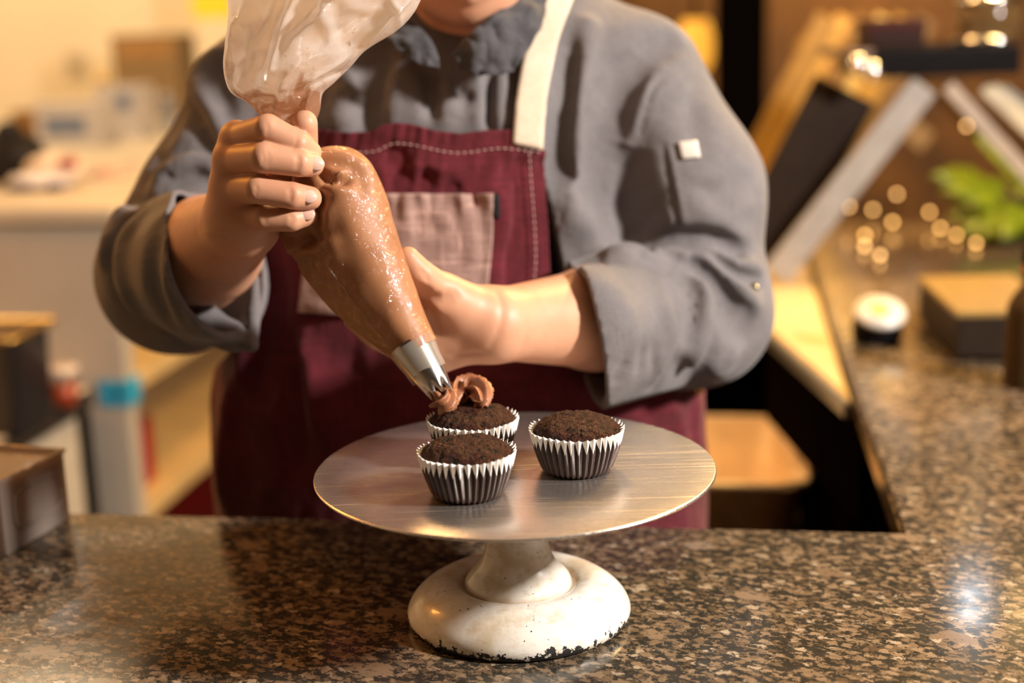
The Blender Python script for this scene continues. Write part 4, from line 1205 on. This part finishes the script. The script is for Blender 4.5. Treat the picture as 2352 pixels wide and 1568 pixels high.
# low work table in front of the cabinet
a_ = Pz(232, 874, .70); b_k = to_k(a_)
tb_far = min(-.01, to_k(org)[1] - b_k[1] - .03)
tbl = thing('work_table', 'low white work table with a black leg in front of the white cabinet', 'table', (a_[0], a_[1], 0), YAW)
box('top', (-.9, -.85, .672), (0, tb_far, .70), plain('white_table_top', (.72, .64, .54), .35), tbl, .004)
box('edge_band', (.0, -.85, .664), (.004, tb_far, .6995), plain('dark_edge', (.035, .025, .018), .4), tbl, .001)
box('leg', (-.03, tb_far - .04, 0), (.0, tb_far - .01, .664), CABM, tbl); box('leg', (-.03, -.84, 0), (.0, -.81, .664), CABM, tbl)
box('leg', (-.88, tb_far - .04, 0), (-.85, tb_far - .01, .664), CABM, tbl); box('leg', (-.88, -.84, 0), (-.85, -.81, .664), CABM, tbl)
box('side_panel', (-.026, -.81, .10), (-.012, tb_far - .042, .66), plain('beige_panel', (.50, .43, .34), .5), tbl)
# steel bain-marie pan and a tub of red sauce on the table
DSTEEL = plain('dark_steel', (.062, .055, .050), .4, .3, .1, 12)
k = Pz(-30, 972, .7015)
t = kthing('steel_container', 'open dark steel container with a gold-lit rim on the low table', 'container', k)
def pan(w_, d, h, mat, par, nm='pan', taper=.9, th=.004, lip=.008, rad=.02):
    V = []; rings = []
    def rr(w2, d2, z, r=rad, n=6):
        o = []
        for cx, cy, a0 in ((w2 - r, d2 - r, 0), (-w2 + r, d2 - r, 90), (-w2 + r, -d2 + r, 180), (w2 - r, -d2 + r, 270)):
            for i in range(n + 1):
                a = math.radians(a0 + 90 * i / n); o.append((cx + r * math.cos(a), cy + r * math.sin(a), z))
        return o
    w2, d2 = w_ / 2, d / 2
    for ww, dd, z in ((w2 * taper, d2 * taper, 0), (w2, d2, h - .006), (w2 + lip, d2 + lip, h - .005), (w2 + lip, d2 + lip, h), (w2 - th, d2 - th, h - .001), ((w2 - th) * taper, (d2 - th) * taper, th)):
        V += rr(ww, dd, z)
    n = len(V) // 6
    return make(nm, V, ring_faces(6, n, True, True, True), mat, par, True)
pan(.20, .15, .165, DSTEEL, t, taper=.96)
tube('rim', [(-.107, -.082, .166), (.104, -.082, .166), (.107, -.079, .166), (.107, .079, .166), (.104, .082, .166), (-.107, .082, .166), (-.107, -.082, .166)], .0045, plain('gold_lit_rim', (.62, .40, .12), .3, .9), t, 8, False)  # gold light on the steel rim is put into its colour
k = Pz(150, 930, .7015)
t = kthing('sauce_tub', 'small clear deli tub of red sauce beside the steel container', 'tub', k)
V, Fc = lathe([(.022, 0), (.0255, .042)], 24); make('sauce', V, Fc, plain('red_sauce', (.32, .05, .015), .3), t)
V, Fc = lathe([(.0225, .0425), (.0262, .0425), (.028, .062), (.0265, .062)], 24, False, False); make('tub', V, Fc, CLEAR, t)
V, Fc = lathe([(.0265, .0622), (.0295, .0622), (.0295, .069), (.026, .072)], 24); make('lid', V, Fc, plain('frosted_lid', (.62, .50, .42), .3), t)

# clutter on the cabinet top
def on_top(px, py): 
    k = Pz(px, py, HC_ + .001); return k
def sx(px0, px1, k): return abs(px1 - px0) / FPX * np.linalg.norm(k - CAM)
def carton(name, label, px0, px1, py0, py1, mat, d=.12, extra=()):
    k = on_top((px0 + px1) / 2, py1); w_ = sx(px0, px1, k); h_ = sx(py0, py1, k)
    t = kthing(name, label, 'box', k)
    box('carton', (-w_ / 2, 0, 0), (w_ / 2, d, h_), mat, t, .004)
    for nm, u0, u1, v0, v1, m_ in extra: box(nm, (-w_ / 2 + w_ * u0, -.0025, h_ * v0), (-w_ / 2 + w_ * u1, .001, h_ * v1), m_, t, .0008)
    box('lid_flap', (-w_ / 2 - .001, -.001, h_ * .995), (w_ / 2 + .001, d * .5, h_ + .002), mat, t, .001)
    return t
WCARD = plain('white_card', (.52, .47, .43), .5); BLUEG = plain('blue_grey_print', (.12, .16, .24), .5); NAVY = plain('navy_print', (.03, .035, .10), .5)
TAN = plain('tan_card', (.25, .12, .03), .6); BROWN = plain('brown_card', (.17, .10, .035), .6)
carton('glove_box', 'white carton with a wide blue-grey band on the cabinet top', 86, 232, 244, 335, WCARD, .12, [('print_band', .14, .78, .28, .66, BLUEG)])
carton('tissue_box', 'white carton with a small blue patch and a navy foot on the cabinet top', 228, 326, 206, 318, WCARD, .13, [('print_patch', .5, .80, .55, .85, BLUEG), ('print_foot', 0, .48, .02, .2, NAVY)])
carton('brown_box', 'small orange-brown carton behind the black bag', 30, 80, 262, 322, TAN, .10)
carton('bread_box', 'tall brown carton at the far end of the cabinet top', 268, 425, 92, 268, BROWN, .16, [('label', .1, .9, .72, .95, TAN)])
def lump(name, mat, par, c, r, seed, amp=.18, nu=28, nv=18):
    V = []
    for i in range(nv + 1):
        th = math.pi * i / nv
        for j in range(nu):
            a = 2 * math.pi * j / nu
            d = Vector((math.sin(th) * math.cos(a), math.sin(th) * math.sin(a), math.cos(th)))
            s = 1 + amp * mnoise.noise(d * 2.2 + Vector((seed, 0, 0))) + amp * .5 * mnoise.noise(d * 6 + Vector((0, seed, 0)))
            V.append((c[0] + r[0] * d.x * s, c[1] + r[1] * d.y * s, max(0.0, c[2] + r[2] * d.z * s)))
    return make(name, V, ring_faces(nv + 1, nu, True, True, True), mat, par)
k = on_top(20, 425); t = kthing('black_bag', 'crumpled black bag at the left end of the cabinet top', 'bag', k)
lump('bag', plain('black_plastic', (.018, .014, .012), .5), t, (-.03, .07, .045), (.085, .07, .060), 3); lump('knot', plain('black_plastic_knot', (.018, .014, .012), .5), t, (-.02, .06, .105), (.03, .03, .025), 5)
k = on_top(105, 432); t = kthing('bread_bag', 'white bread bag with navy print lying in front of the cartons', 'bag', k)
lump('loaf', plain('pale_bread_wrap', (.72, .56, .42), .5), t, (0, .05, .032), (.065, .05, .036), 7); lump('wrapper', plain('white_wrap', (.62, .56, .55), .4), t, (-.012, .0, .016), (.070, .05, .018), 9)
lump('print_patch', NAVY, t, (-.035, -.044, .006), (.03, .012, .007), 2); lump('print_patch', NAVY, t, (.040, -.040, .008), (.018, .012, .010), 4); lump('print_patch', RED, t, (.045, .02, .05), (.02, .02, .012), 6)
PINK = plain('red_print', (.58, .10, .075), .5)
k = on_top(230, 408); t = kthing('snack_packet', 'flat packet printed in red lying beside the bread bag', 'packet', k)
lump('packet', plain('pale_packet', (.66, .46, .34), .45), t, (0, .05, .004), (.045, .06, .007), 12); lump('print', PINK, t, (-.005, .03, .010), (.026, .030, .003), 14)
k = on_top(296, 378); t = kthing('price_tag', 'tiny orange-red tag on the cream worktop', 'tag', k)
box('card', (-.014, 0, 0), (.012, .02, .001), PINK, t, 0); box('string', (.010, .009, .001), (.03, .0105, .002), WCARD, t, 0)
def jar(name, label, px, py1, r, h, body, lid, cat='jar'):
    k = on_top(px, py1); t = kthing(name, label, cat, k, 'jars on the white cabinet' if cat == 'jar' else None)
    V, Fc = lathe(list(smooth_prof([(r * .9, 0), (r, h * .06), (r, h * .72), (r * .78, h * .86), (r * .78, h * .88)], 20)), 24); make('body', V, Fc, body, t)
    V, Fc = lathe([(r * .82, h * .881), (r * .84, h * .885), (r * .84, h * .99), (r * .78, h)], 24); make('lid', V, Fc, lid, t); return t
GOLDL = plain('gold_lid', (.72, .46, .10), .3, .6)
jar('storage_jar', 'tan jar with a gold lid between the white carton and the brown carton', 246, 290, .026, .165, plain('tan_jar', (.26, .17, .08), .4), GOLDL)
jar('storage_jar', 'amber jar with a gold lid in front of the brown carton', 345, 296, .026, .14, plain('amber_jar', (.16, .09, .03), .3), GOLDL)
jar('blue_canister', 'slim blue-grey canister beside the brown carton', 389, 300, .020, .115, plain('blue_grey_tin', (.20, .20, .22), .35), plain('grey_lid', (.36, .34, .32), .4), 'canister')
# wall switch, dark passage with a yellow sign
k = Py(75, 158, 4.55); b0 = to_k(k)
sw = thing('light_switch', 'pale switch plate on the cream back wall', 'switch', tuple(K(b0[0], 4.594, k[2])), YAW)
box('plate', (-.045, -.006, -.055), (.045, .005, .055), plain('switch_plate', (.60, .48, .32), .4), sw, .003); box('rocker', (-.014, -.011, -.028), (.014, -.006, .028), plain('switch_rocker', (.52, .42, .29), .4), sw, .002)
k = Py(490, 10, 4.4)
sg = thing('yellow_sign', 'bright yellow board hanging in the passage behind the chef', 'sign', tuple(k), YAW)
YEL = plain('yellow_board', (.95, .62, .02), .5)
box('board', (-.085, 0, -.05), (.075, .012, .16), YEL, sw and sg, .004); tube('hanging_cord', [(0, .006, .158), (0, .006, 2.8 - k[2] + .0)], .003, CABM, sg, 6, False)

# ------------------------------------------------------------------ clear bin on the counter, left edge
n0, f0 = Pz(16, 1276, CT + .0005), Pz(161, 1190, CT + .0005)
dirn = (f0 - n0)[:2]; L_ = float(np.linalg.norm(dirn)); rz = math.atan2(dirn[1], dirn[0]) - math.pi / 2
acb = thing('clear_bin', 'clear plastic bin with a moulded handle at the left end of the counter', 'container', tuple(n0), rz)
ACR = film_mat('smoky_clear_plastic', (.56, .47, .41), .15)
Hb, Wb = .068, .13
box('wall', (-.0035, 0, 0), (0, L_, Hb), ACR, acb, .0008); box('wall', (-Wb, 0, 0), (-Wb + .0035, L_, Hb), ACR, acb, .0008)
box('wall', (-Wb + .004, 0, 0), (-.004, .0035, Hb), ACR, acb, .0008); box('wall', (-Wb + .004, L_ - .0035, 0), (-.004, L_, Hb), ACR, acb, .0008)
box('bottom', (-Wb + .004, .004, .0002), (-.004, L_ - .004, .004), ACR, acb, .0008)
for nm, q in (('rim', [(.001, 0, Hb), (.001, L_, Hb), (-Wb, L_, Hb), (-Wb, 0, Hb), (.001, 0, Hb)]),): tube(nm, [p for a, b in zip(q[:-1], q[1:]) for p in (a, tuple((np.array(a) + np.array(b)) / 2))] + [q[-1]], .0022, ACR, acb, 8, False)
hp = []
for i in range(33):
    a = 2 * math.pi * i / 32; c, s = math.cos(a), math.sin(a)
    hp.append((.0015, L_ * .52 + L_ * .36 * np.sign(c) * abs(c) ** .45, Hb * .52 + Hb * .26 * np.sign(s) * abs(s) ** .45))
tube('handle', hp, .0019, ACR, acb, 8, False)
box('liner_paper', (-Wb + .008, .008, .0045), (-.02, L_ - .01, .03), plain('folded_napkins', (.58, .48, .40), .7), acb, .003)
box('lid', (-Wb + .004, .004, Hb - .006), (-.004, L_ - .004, Hb - .003), ACR, acb, .0006)

# ------------------------------------------------------------------ right: steel counter, angled guard, display
GOLDST = plain('gold_lit_steel', (.78, .60, .33), .42, .35, .15, 10)  # steel tinted gold: the reflected display light is put into its colour
sp_ = [Pz(1960, 924, .897), Pz(1748, 737, .897), np.array([.25, 1.9, .897]), np.array([.42, 2.6, .897]), np.array([1.2, 2.5, .897])]
pa = [to_k(p) for p in sp_] + [(ka - .003, 2.25), (ka - .003, to_k(sp_[0])[1] + .02)]
pa = [to_k(sp_[0]), to_k(sp_[1]), to_k(sp_[2]), to_k(sp_[3]), (ka - .004, to_k(sp_[3])[1]), (ka - .004, to_k(sp_[0])[1] + .03)]
stc = thing('steel_counter', 'golden-lit steel counter joining the granite at an angle', 'counter', (0, 0, .897), YAW)
V, Fc = prism(pa, -.022, 0, .003); make('top', V, Fc, GOLDST, stc, False)
a_, b_ = np.array(pa[0]), np.array(pa[1]); nrm_ = np.array([-(b_ - a_)[1], (b_ - a_)[0]]); nrm_ /= np.linalg.norm(nrm_)
if nrm_[0] > 0: nrm_ = -nrm_
V, Fc = prism([tuple(a_ + nrm_ * .012), tuple(b_ + nrm_ * .012), tuple(b_ + nrm_ * .001), tuple(a_ + nrm_ * .001)], -.020, -.001, .002)
make('edge_trim', V, Fc, plain('blue_grey_trim', (.28, .29, .31), .35, .8), stc, False)
V, Fc = prism([tuple(a_ - nrm_ * .01), tuple(b_ - nrm_ * .01), tuple(b_ - nrm_ * .03), tuple(a_ - nrm_ * .03)], -.155, -.023, 0); make('fascia', V, Fc, CABM, stc, False)
for u_ in (pa[2], pa[3], (ka - .06, 2.0)):
    box('leg', (u_[0] + .03, u_[1] - .06, -.896), (u_[0] + .055, u_[1] - .035, -.0225), CABM, stc, .002)
dk = thing('back_cabinet', 'tall black cupboard in the shadow under the steel counter', 'cabinet', tuple(K(.05, 2.12, 0)), YAW)
box('body', (-.62, 0, 0), (1.0, .3, .86), CABM, dk); box('door', (-.60, -.012, .05), (.18, 0, .84), CABM, dk); box('door', (.20, -.012, .05), (.98, 0, .84), CABM, dk)
# bus tub
rimz = .72; p0 = Pz(1740, 1108, rimz); p1 = Pz(1740, 957, rimz); xr = Pz(1856, 1060, rimz)
tb = thing('bus_tub', 'cream plastic tub with a rolled rim standing in the dark under the steel counter', 'tub', ((xr[0] - .17), (p0[1] + p1[1]) / 2, rimz - .15), YAW)
TUBM = plain('cream_plastic', (.80, .60, .36), .4)
o = pan(.34, p1[1] - p0[1] - .01, .15, TUBM, tb, 'tub', .90, .005, .012, .055)
_w, _d = .170 + .008, (p1[1] - p0[1] - .01) / 2 + .008
tube('rolled_rim', [(_w * sx_ * cs, _d * sy_ * sn_, .150) for sx_, sy_, cs, sn_ in [(1, -1, 1, .70), (1, 1, 1, .70), (1, 1, .95, .90), (1, 1, .72, 1), (-1, 1, .72, 1), (-1, 1, .95, .90), (-1, 1, 1, .70), (-1, -1, 1, .70), (-1, -1, .95, .90), (-1, -1, .72, 1), (1, -1, .72, 1), (1, -1, .95, .90), (1, -1, 1, .70)]], .0065, plain('highlit_rim', (.85, .70, .50), .4), tb, 8, False)  # paler than the tub: the rim's edge highlight is put into its colour
box('cloth_bundle', (-.10, -.10, .006), (.12, .08, .06), plain('cream_cloth', (.80, .58, .34), .8), tb, .02, seg=3)
ts = thing('trolley', 'brown-black trolley carrying the cream tub', 'trolley', ((xr[0] - .17), (p0[1] + p1[1]) / 2, 0), YAW)
box('shelf', (-.18, -.17, rimz - .18), (.18, .17, rimz - .1505), plain('brown_board', (.10, .055, .02), .5), ts)
for x_ in (-.16, .16):
    for y_ in (-.15, .15): box('leg', (x_ - .012, y_ - .012, .0), (x_ + .012, y_ + .012, rimz - .181), CABM, ts, .002)
# sneeze-guard frame
GREYB = plain('grey_painted_bar', (.34, .31, .28), .45); BLK = plain('black_metal', (.006, .005, .006), .5, spec=.05); DBR = plain('dark_brown_panel', (.020, .012, .008), .5, spec=.1)
g0 = Pz(1768, 655, .898); yg = g0[1]
gd = thing('counter_guard', 'slanted grey and black counter guard frame with a black top shelf', 'guard', tuple(g0))
def bar(name, pa_, pb_, ya, yb, wd, dp, mat):
    a, b = Py(*pa_, ya), Py(*pb_, yb)
    if a[2] < .915 and a[2] < b[2]: a = a + (b - a) * ((.915 - a[2]) / (b[2] - a[2]))
    ax_ = unit(b - a); sd = unit(np.cross(ax_, [0, 1, 0])); dn = np.cross(sd, ax_)
    V = [q + sd * s * wd / 2 + dn * e * dp / 2 for q in (a, b) for s, e in ((-1, -1), (1, -1), (1, 1), (-1, 1))]
    Fc = [(0, 1, 2, 3), (7, 6, 5, 4)] + [(i, i + 4, (i + 1) % 4 + 4, (i + 1) % 4) for i in range(4)]
    o = make(name, V, Fc, mat, gd, False, True)
    bv = o.modifiers.new('bev', 'BEVEL'); bv.width = .003; bv.segments = 2
bar('strut', (1768, 650), (2122, 196), yg, yg, .050, .014, GREYB)
bar('side_panel', (1735, 600), (1942, 205), yg + .06, yg + .06, .115, .012, DBR)
bar('strut', (2175, 196), (2420, 470), yg, yg, .024, .012, plain('tan_bar', (.42, .33, .25), .4))
bar('strut', (2262, 196), (2460, 380), yg + .04, yg + .04, .030, .012, plain('cream_bar', (.60, .50, .34), .4))
bar('strut', (2300, 205), (2470, 330), yg + .10, yg + .10, .018, .012, plain('slate_bar', (.16, .18, .19), .4))
q0, q1 = Py(1962, 178, yg - .02), Py(2345, 178, yg - .02); zt_ = Py(2150, 108, yg - .02)[2]
def wbox(name, lo_, hi_, mat, par, bev=.003): return box(name, lo_, hi_, mat, par, bev, True)
wbox('top_shelf', (q0[0] + .035, yg - .02, q0[2] - .002), (q1[0], yg + .24, zt_), BLK, gd, .006)
wbox('shelf_edge', (q0[0] - .005, yg - .01, zt_ - .016), (q0[0] + .06, yg + .24, zt_ - .002), plain('brown_edge', (.10, .06, .04), .4), gd)
CHROME = plain('chrome', (.85, .85, .86), .12, 1.0)
for px, py in ((1972, 150), (2004, 165)):
    V, Fc = lathe([(.002, .018), (.012, .014), (.015, 0), (.012, -.014), (.002, -.018)], 20)
    k = Py(px, py, yg - .03); o = make('clamp', [tuple(np.array(v) + k) for v in V], Fc, CHROME, gd, True, True)
# glass panes of the guard
GLASS = NT('thin_glass'); GLASS.set(color=(.98, .97, .92), rough=.02, trans=1.0, ior=1.05); GLASS = GLASS.m
a, b = Py(2150, 196, yg + .02), Py(2440, 500, yg + .02); V = [a, b, b + (0, .09, 0), a + (0, .09, 0)]; V = V + [v + np.array([.003, 0, .003]) for v in V]
make('glass_pane', V, [(0, 1, 2, 3), (7, 6, 5, 4), (0, 4, 5, 1), (1, 5, 6, 2), (2, 6, 7, 3), (3, 7, 4, 0)], GLASS, gd, False, True)
# things on the guard's top shelf
k = Py(2060, 96, yg + .06); k[2] = zt_ + .001
t = thing('dark_box', 'dark red-brown carton on the black shelf of the counter guard', 'box', tuple(k))
box('carton', (-.055, -.03, 0), (.04, .06, .045), plain('dark_brown_card', (.022, .006, .004), .5), t); box('band', (-.056, -.031, .028), (.041, .061, .040), plain('oxblood_band', (.05, .008, .005), .5), t, .001)
k = Py(2268, 88, yg + .05); k[2] = zt_ + .001
t = thing('glass_jar', 'glass jar with a steel foot and lid on the black shelf of the counter guard', 'jar', tuple(k))
V, Fc = lathe([(.045, 0), (.058, .002), (.058, .010), (.05, .012)], 32); make('foot', V, Fc, CHROME, t)
V, Fc = lathe([(.049, .0125), (.052, .02), (.052, .062), (.049, .066), (.047, .062), (.047, .018), (.002, .016)], 32, False, True); make('glass', V, Fc, film_mat('brown_glass', (.30, .20, .09), .55), t)
V, Fc = lathe([(.050, .0665), (.054, .067), (.054, .076), (.02, .084), (.008, .088), (.008, .10), (.001, .104)], 32); make('lid', V, Fc, CHROME, t)
# slats added for gold reflections on the display's slanted glass edges
def reflection_slat_group(label, px0, px1, y, n, mat):
    a0 = Py(*px0, y); t = thing('reflection_slats', label, 'slats', (a0[0], a0[1], .8975)); return t
ds = thing('reflection_slats', 'leaning amber and gold slats added as reflections on display glass behind the counter guard', 'slats', tuple(Py(1760, 400, 2.05) * (1, 1, 0) + np.array([0, 0, .8975])))
cols = [(.30, .16, .03), (.50, .27, .05), (.22, .11, .02), (.62, .40, .11), (.42, .22, .03), (.20, .10, .02)]
gd_keep = gd
gd = ds
for i, c in enumerate(cols):
    x_ = 1600 + i * 46
    bar('slat', (x_ - 10, 640), (x_ + 300, 40), 2.05 + .01 * (i % 2), 2.05 + .01 * (i % 2), .050, .010, plain('amber_slat', c, .35, .4))
bar('rail', (1840, 90), (2130, 330), 2.12, 2.12, .05, .012, plain('brown_rail', (.30, .17, .05), .4))
gd = gd_keep
# amber lamp and dark post on the back wall
k = Py(1598, 105, 3.6)
lp = thing('amber_lamp', 'glowing amber lamp on the dark panelled wall', 'lamp', tuple(k))
em = NT('amber_glow'); em.set(color=(1, .5, .06)); em.b.inputs['Emission Color'].default_value = (1, .45, .05, 1); em.b.inputs['Emission Strength'].default_value = 1.1
V, Fc = lathe(list(smooth_prof([(.03, -.08), (.05, -.05), (.055, .02), (.04, .08)], 16)), 24); make('shade', V, Fc, em.m, lp)
tube('stem', [(0, 0, .08), (0, 0, 2.8 - k[2])], .008, CABM, lp, 8, False)
k = Py(1690, 90, 3.2)
structure('column_dark', to_k(k)[0] - .06, to_k(k)[0] + .09, to_k(k)[1], to_k(k)[1] + .1, 0, 2.795, CABM)
# plant behind the glass
def leaf(base, tip, wd, up, mat, par):
    base, tip, up = map(np.array, (base, tip, up)); ax_ = tip - base; L = np.linalg.norm(ax_); ax_ = ax_ / L; sd = unit(np.cross(ax_, up)); n = np.cross(sd, ax_)
    V = []
    for i in range(9):
        t = i / 8; w_ = wd * math.sin(math.pi * min(1, t * .92 + .06)) ** .8
        for j in range(5):
            s = j / 2 - 1; V.append(base + ax_ * L * t + sd * w_ * s + n * (.10 * L * math.sin(math.pi * t) - .25 * wd * abs(s) + .12 * wd * math.sin(t * 14 + j)))
    o = make('leaf', V, ring_faces(9, 5, False), mat, par, True, True); sm = o.modifiers.new('thick', 'SOLIDIFY'); sm.thickness = .0012
GRN = NT('leaf_green'); v_ = GRN.coord(); GRN.set(color=GRN.ramp(GRN.noise(v_, 30, 3), [(.3, (.05, .085, .003)), (.7, (.15, .19, .007))]), rough=.4, sss=.1); GRN = GRN.m
k0 = Pz(2330, 560, .9115)
pl = thing('potted_plant', 'leafy green plant in a dark pot at the far end of the granite', 'plant', tuple(Py(2310, 640, 1.75)[:2]) + (.9112,))
pb = np.array(pl.location)
V, Fc = lathe([(.045, 0), (.06, .075), (.064, .078), (.064, .088), (.055, .088), (.05, .075), (.01, .072)], 28); make('pot', V, Fc, plain('dark_pot', (.05, .03, .015), .4), pl)
rl = random.Random(5)
for (px, py, wd, yy) in [(2140, 400, .030, 1.70), (2165, 440, .034, 1.66), (2190, 380, .028, 1.78), (2225, 470, .036, 1.64), (2260, 420, .030, 1.74), (2210, 540, .034, 1.62), (2270, 560, .036, 1.60), (2320, 470, .034, 1.70), (2330, 590, .034, 1.60), (2370, 420, .03, 1.76), (2180, 500, .03, 1.66), (2300, 640, .03, 1.56), (2400, 560, .036, 1.66), (2250, 630, .028, 1.58)]:
    tip = Py(px, py, yy); tip[2] = max(tip[2], .935); b0 = pb + (rl.uniform(-.03, .03), rl.uniform(-.03, .03), .075)
    leaf(b0 + (tip - b0) * .12, tip, wd, (rl.uniform(-.4, .4), -.7, .6), GRN, pl)
# glowing beads added in place of lamp reflections on the steel counter
sl = thing('glint_beads', 'small glowing beads added as lamp reflections on the steel counter', 'lights', tuple(Py(1990, 560, 1.75) * (1, 1, 0) + np.array([0, 0, .898])))
emb = NT('warm_glint'); emb.b.inputs['Emission Color'].default_value = (1, .50, .13, 1); emb.b.inputs['Emission Strength'].default_value = 7
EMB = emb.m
pts = []
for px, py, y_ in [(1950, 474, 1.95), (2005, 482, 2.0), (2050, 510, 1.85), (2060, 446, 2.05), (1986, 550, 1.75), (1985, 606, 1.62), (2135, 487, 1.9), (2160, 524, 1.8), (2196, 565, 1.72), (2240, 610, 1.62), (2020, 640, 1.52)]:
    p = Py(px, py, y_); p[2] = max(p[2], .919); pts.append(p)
    V, Fc = lathe([(.0004, -.0045), (.0032, -.0032), (.0045, 0), (.0032, .0032), (.0004, .0045)], 10); make('bulb_or_glint', [tuple(np.array(v) + p) for v in V], Fc, EMB, sl, True, True)
tube('glint_wire', smooth_prof(np.array([p + np.array([0, .004, -.003]) for p in pts]), 80), .0012, CABM, sl, 5)  # added thread joining the reflection beads
# things standing on the granite return
k = Pz(2014, 782, CT + .0005)
t = thing('round_tin', 'squat black tin with a pale yellow-spotted lid on the granite return', 'tin', tuple(k), 0)
V, Fc = lathe([(.030, 0), (.034, .004), (.034, .030), (.031, .032)], 32); make('tin', V, Fc, BLK, t)
V, Fc = lathe([(.001, .032), (.034, .0325), (.035, .035), (.034, .040), (.001, .041)], 32); o = make('lid', V, Fc, plain('pale_lid', (.60, .57, .52), .35), t); o.rotation_euler = (math.radians(26), 0, 0); o.location = (0, .004, .010)
o2 = make('label', [tuple(v) for v in lathe([(.001, .0412), (.013, .0412), (.013, .0418), (.001, .0418)], 20)[0]], lathe([(.001, .0412), (.013, .0412), (.013, .0418), (.001, .0418)], 20)[1], plain('yellow_label', (.75, .55, .10), .4), t); o2.rotation_euler = o.rotation_euler; o2.location = o.location
fl_, bl_ = Pz(2196, 832, CT + .0005), Pz(2108, 738, CT + .0005)
hh = Py(2196, 716, fl_[1])[2] - CT
t = thing('counter_box', 'low dark box with a gold-lit top on the granite return', 'box', tuple(fl_), math.atan2(*(bl_ - fl_)[:2][::-1]) - math.pi / 2)
dl = float(np.linalg.norm((bl_ - fl_)[:2]))
box('body', (0, 0, .006), (.13, dl, hh - .008), plain('dark_box_side', (.022, .013, .008), .4), t, .004); box('lid', (-.002, -.002, hh - .0078), (.132, dl + .002, hh), plain('gold_lit_lid', (.26, .165, .05), .35), t, .002);  # lid's gold colour stands for warm light on the box top
for x_ in (.01, .11): box('foot', (x_, .01, 0), (x_ + .012, .03, .006), BLK, t, 0); box('foot', (x_, dl - .03, 0), (x_ + .012, dl - .01, .006), BLK, t, 0)
k = Pz(2362, 884, CT + .0005)
t = thing('sauce_bottle', 'dark bottle with a red neck ring at the right end of the granite return', 'bottle', tuple(k))
V, Fc = lathe(list(smooth_prof([(.026, 0), (.030, .004), (.030, .085), (.024, .108), (.013, .125), (.0125, .138)], 30)), 28); make('glass', V, Fc, plain('dark_bottle_glass', (.05, .028, .010), .12), t)
V, Fc = lathe([(.0132, .1385), (.0142, .139), (.0142, .147), (.0132, .1475)], 24); make('neck_ring', V, Fc, plain('red_ring', (.5, .03, .01), .4), t)
V, Fc = lathe([(.0135, .148), (.0145, .149), (.0145, .166), (.012, .169)], 24); make('cap', V, Fc, BLK, t)

# pendant lamps over the far counters: their glare shows on the polished granite
def mirrored(px, py, t):
    p = Pz(px, py, CT); d = ray(px, py); d = d / np.linalg.norm(d); return p + np.array([d[0], d[1], -d[2]]) * t
def pendant(name, label, pos, col, strength, r):
    t = thing(name, label, 'lamp', tuple(pos), 0, 'pendant lamps over the counters')
    e = NT('bulb_glow'); e.b.inputs['Base Color'].default_value = (0, 0, 0, 1); e.b.inputs['Emission Color'].default_value = (*col, 1); e.b.inputs['Emission Strength'].default_value = strength
    V, Fc = lathe(list(smooth_prof([(.001, -r), (r * .75, -r * .7), (r, 0), (r * .7, r * .8), (r * .4, r * 1.2)], 16)), 20); make('bulb_or_glint', V, Fc, e.m, t)
    V, Fc = lathe([(r * 1.9, -r * .1), (r * 1.7, r * .5), (r * .5, r * 1.5), (r * .3, r * 1.6), (r * .45, r * 1.35), (r * 1.65, r * .4)], 24, False, False); make('shade', V, Fc, BLK, t)
    tube('cord', [(0, 0, r * 1.5), (0, 0, 2.8 - pos[2])], .004, CABM, t, 6, False)
pendant('pendant_lamp', 'cool white pendant lamp glaring on the right of the granite', mirrored(2232, 1392, 2.0), (.80, .90, 1.0), 16, .034)
pendant('pendant_lamp', 'small white pendant lamp glaring on the left end of the granite', mirrored(128, 1318, 2.1), (.85, .92, 1.0), 14, .026)
pendant('pendant_lamp', 'warm pendant lamp glaring at the far right edge of the granite', mirrored(2345, 1410, 2.5), (1.0, .66, .25), 14, .030)
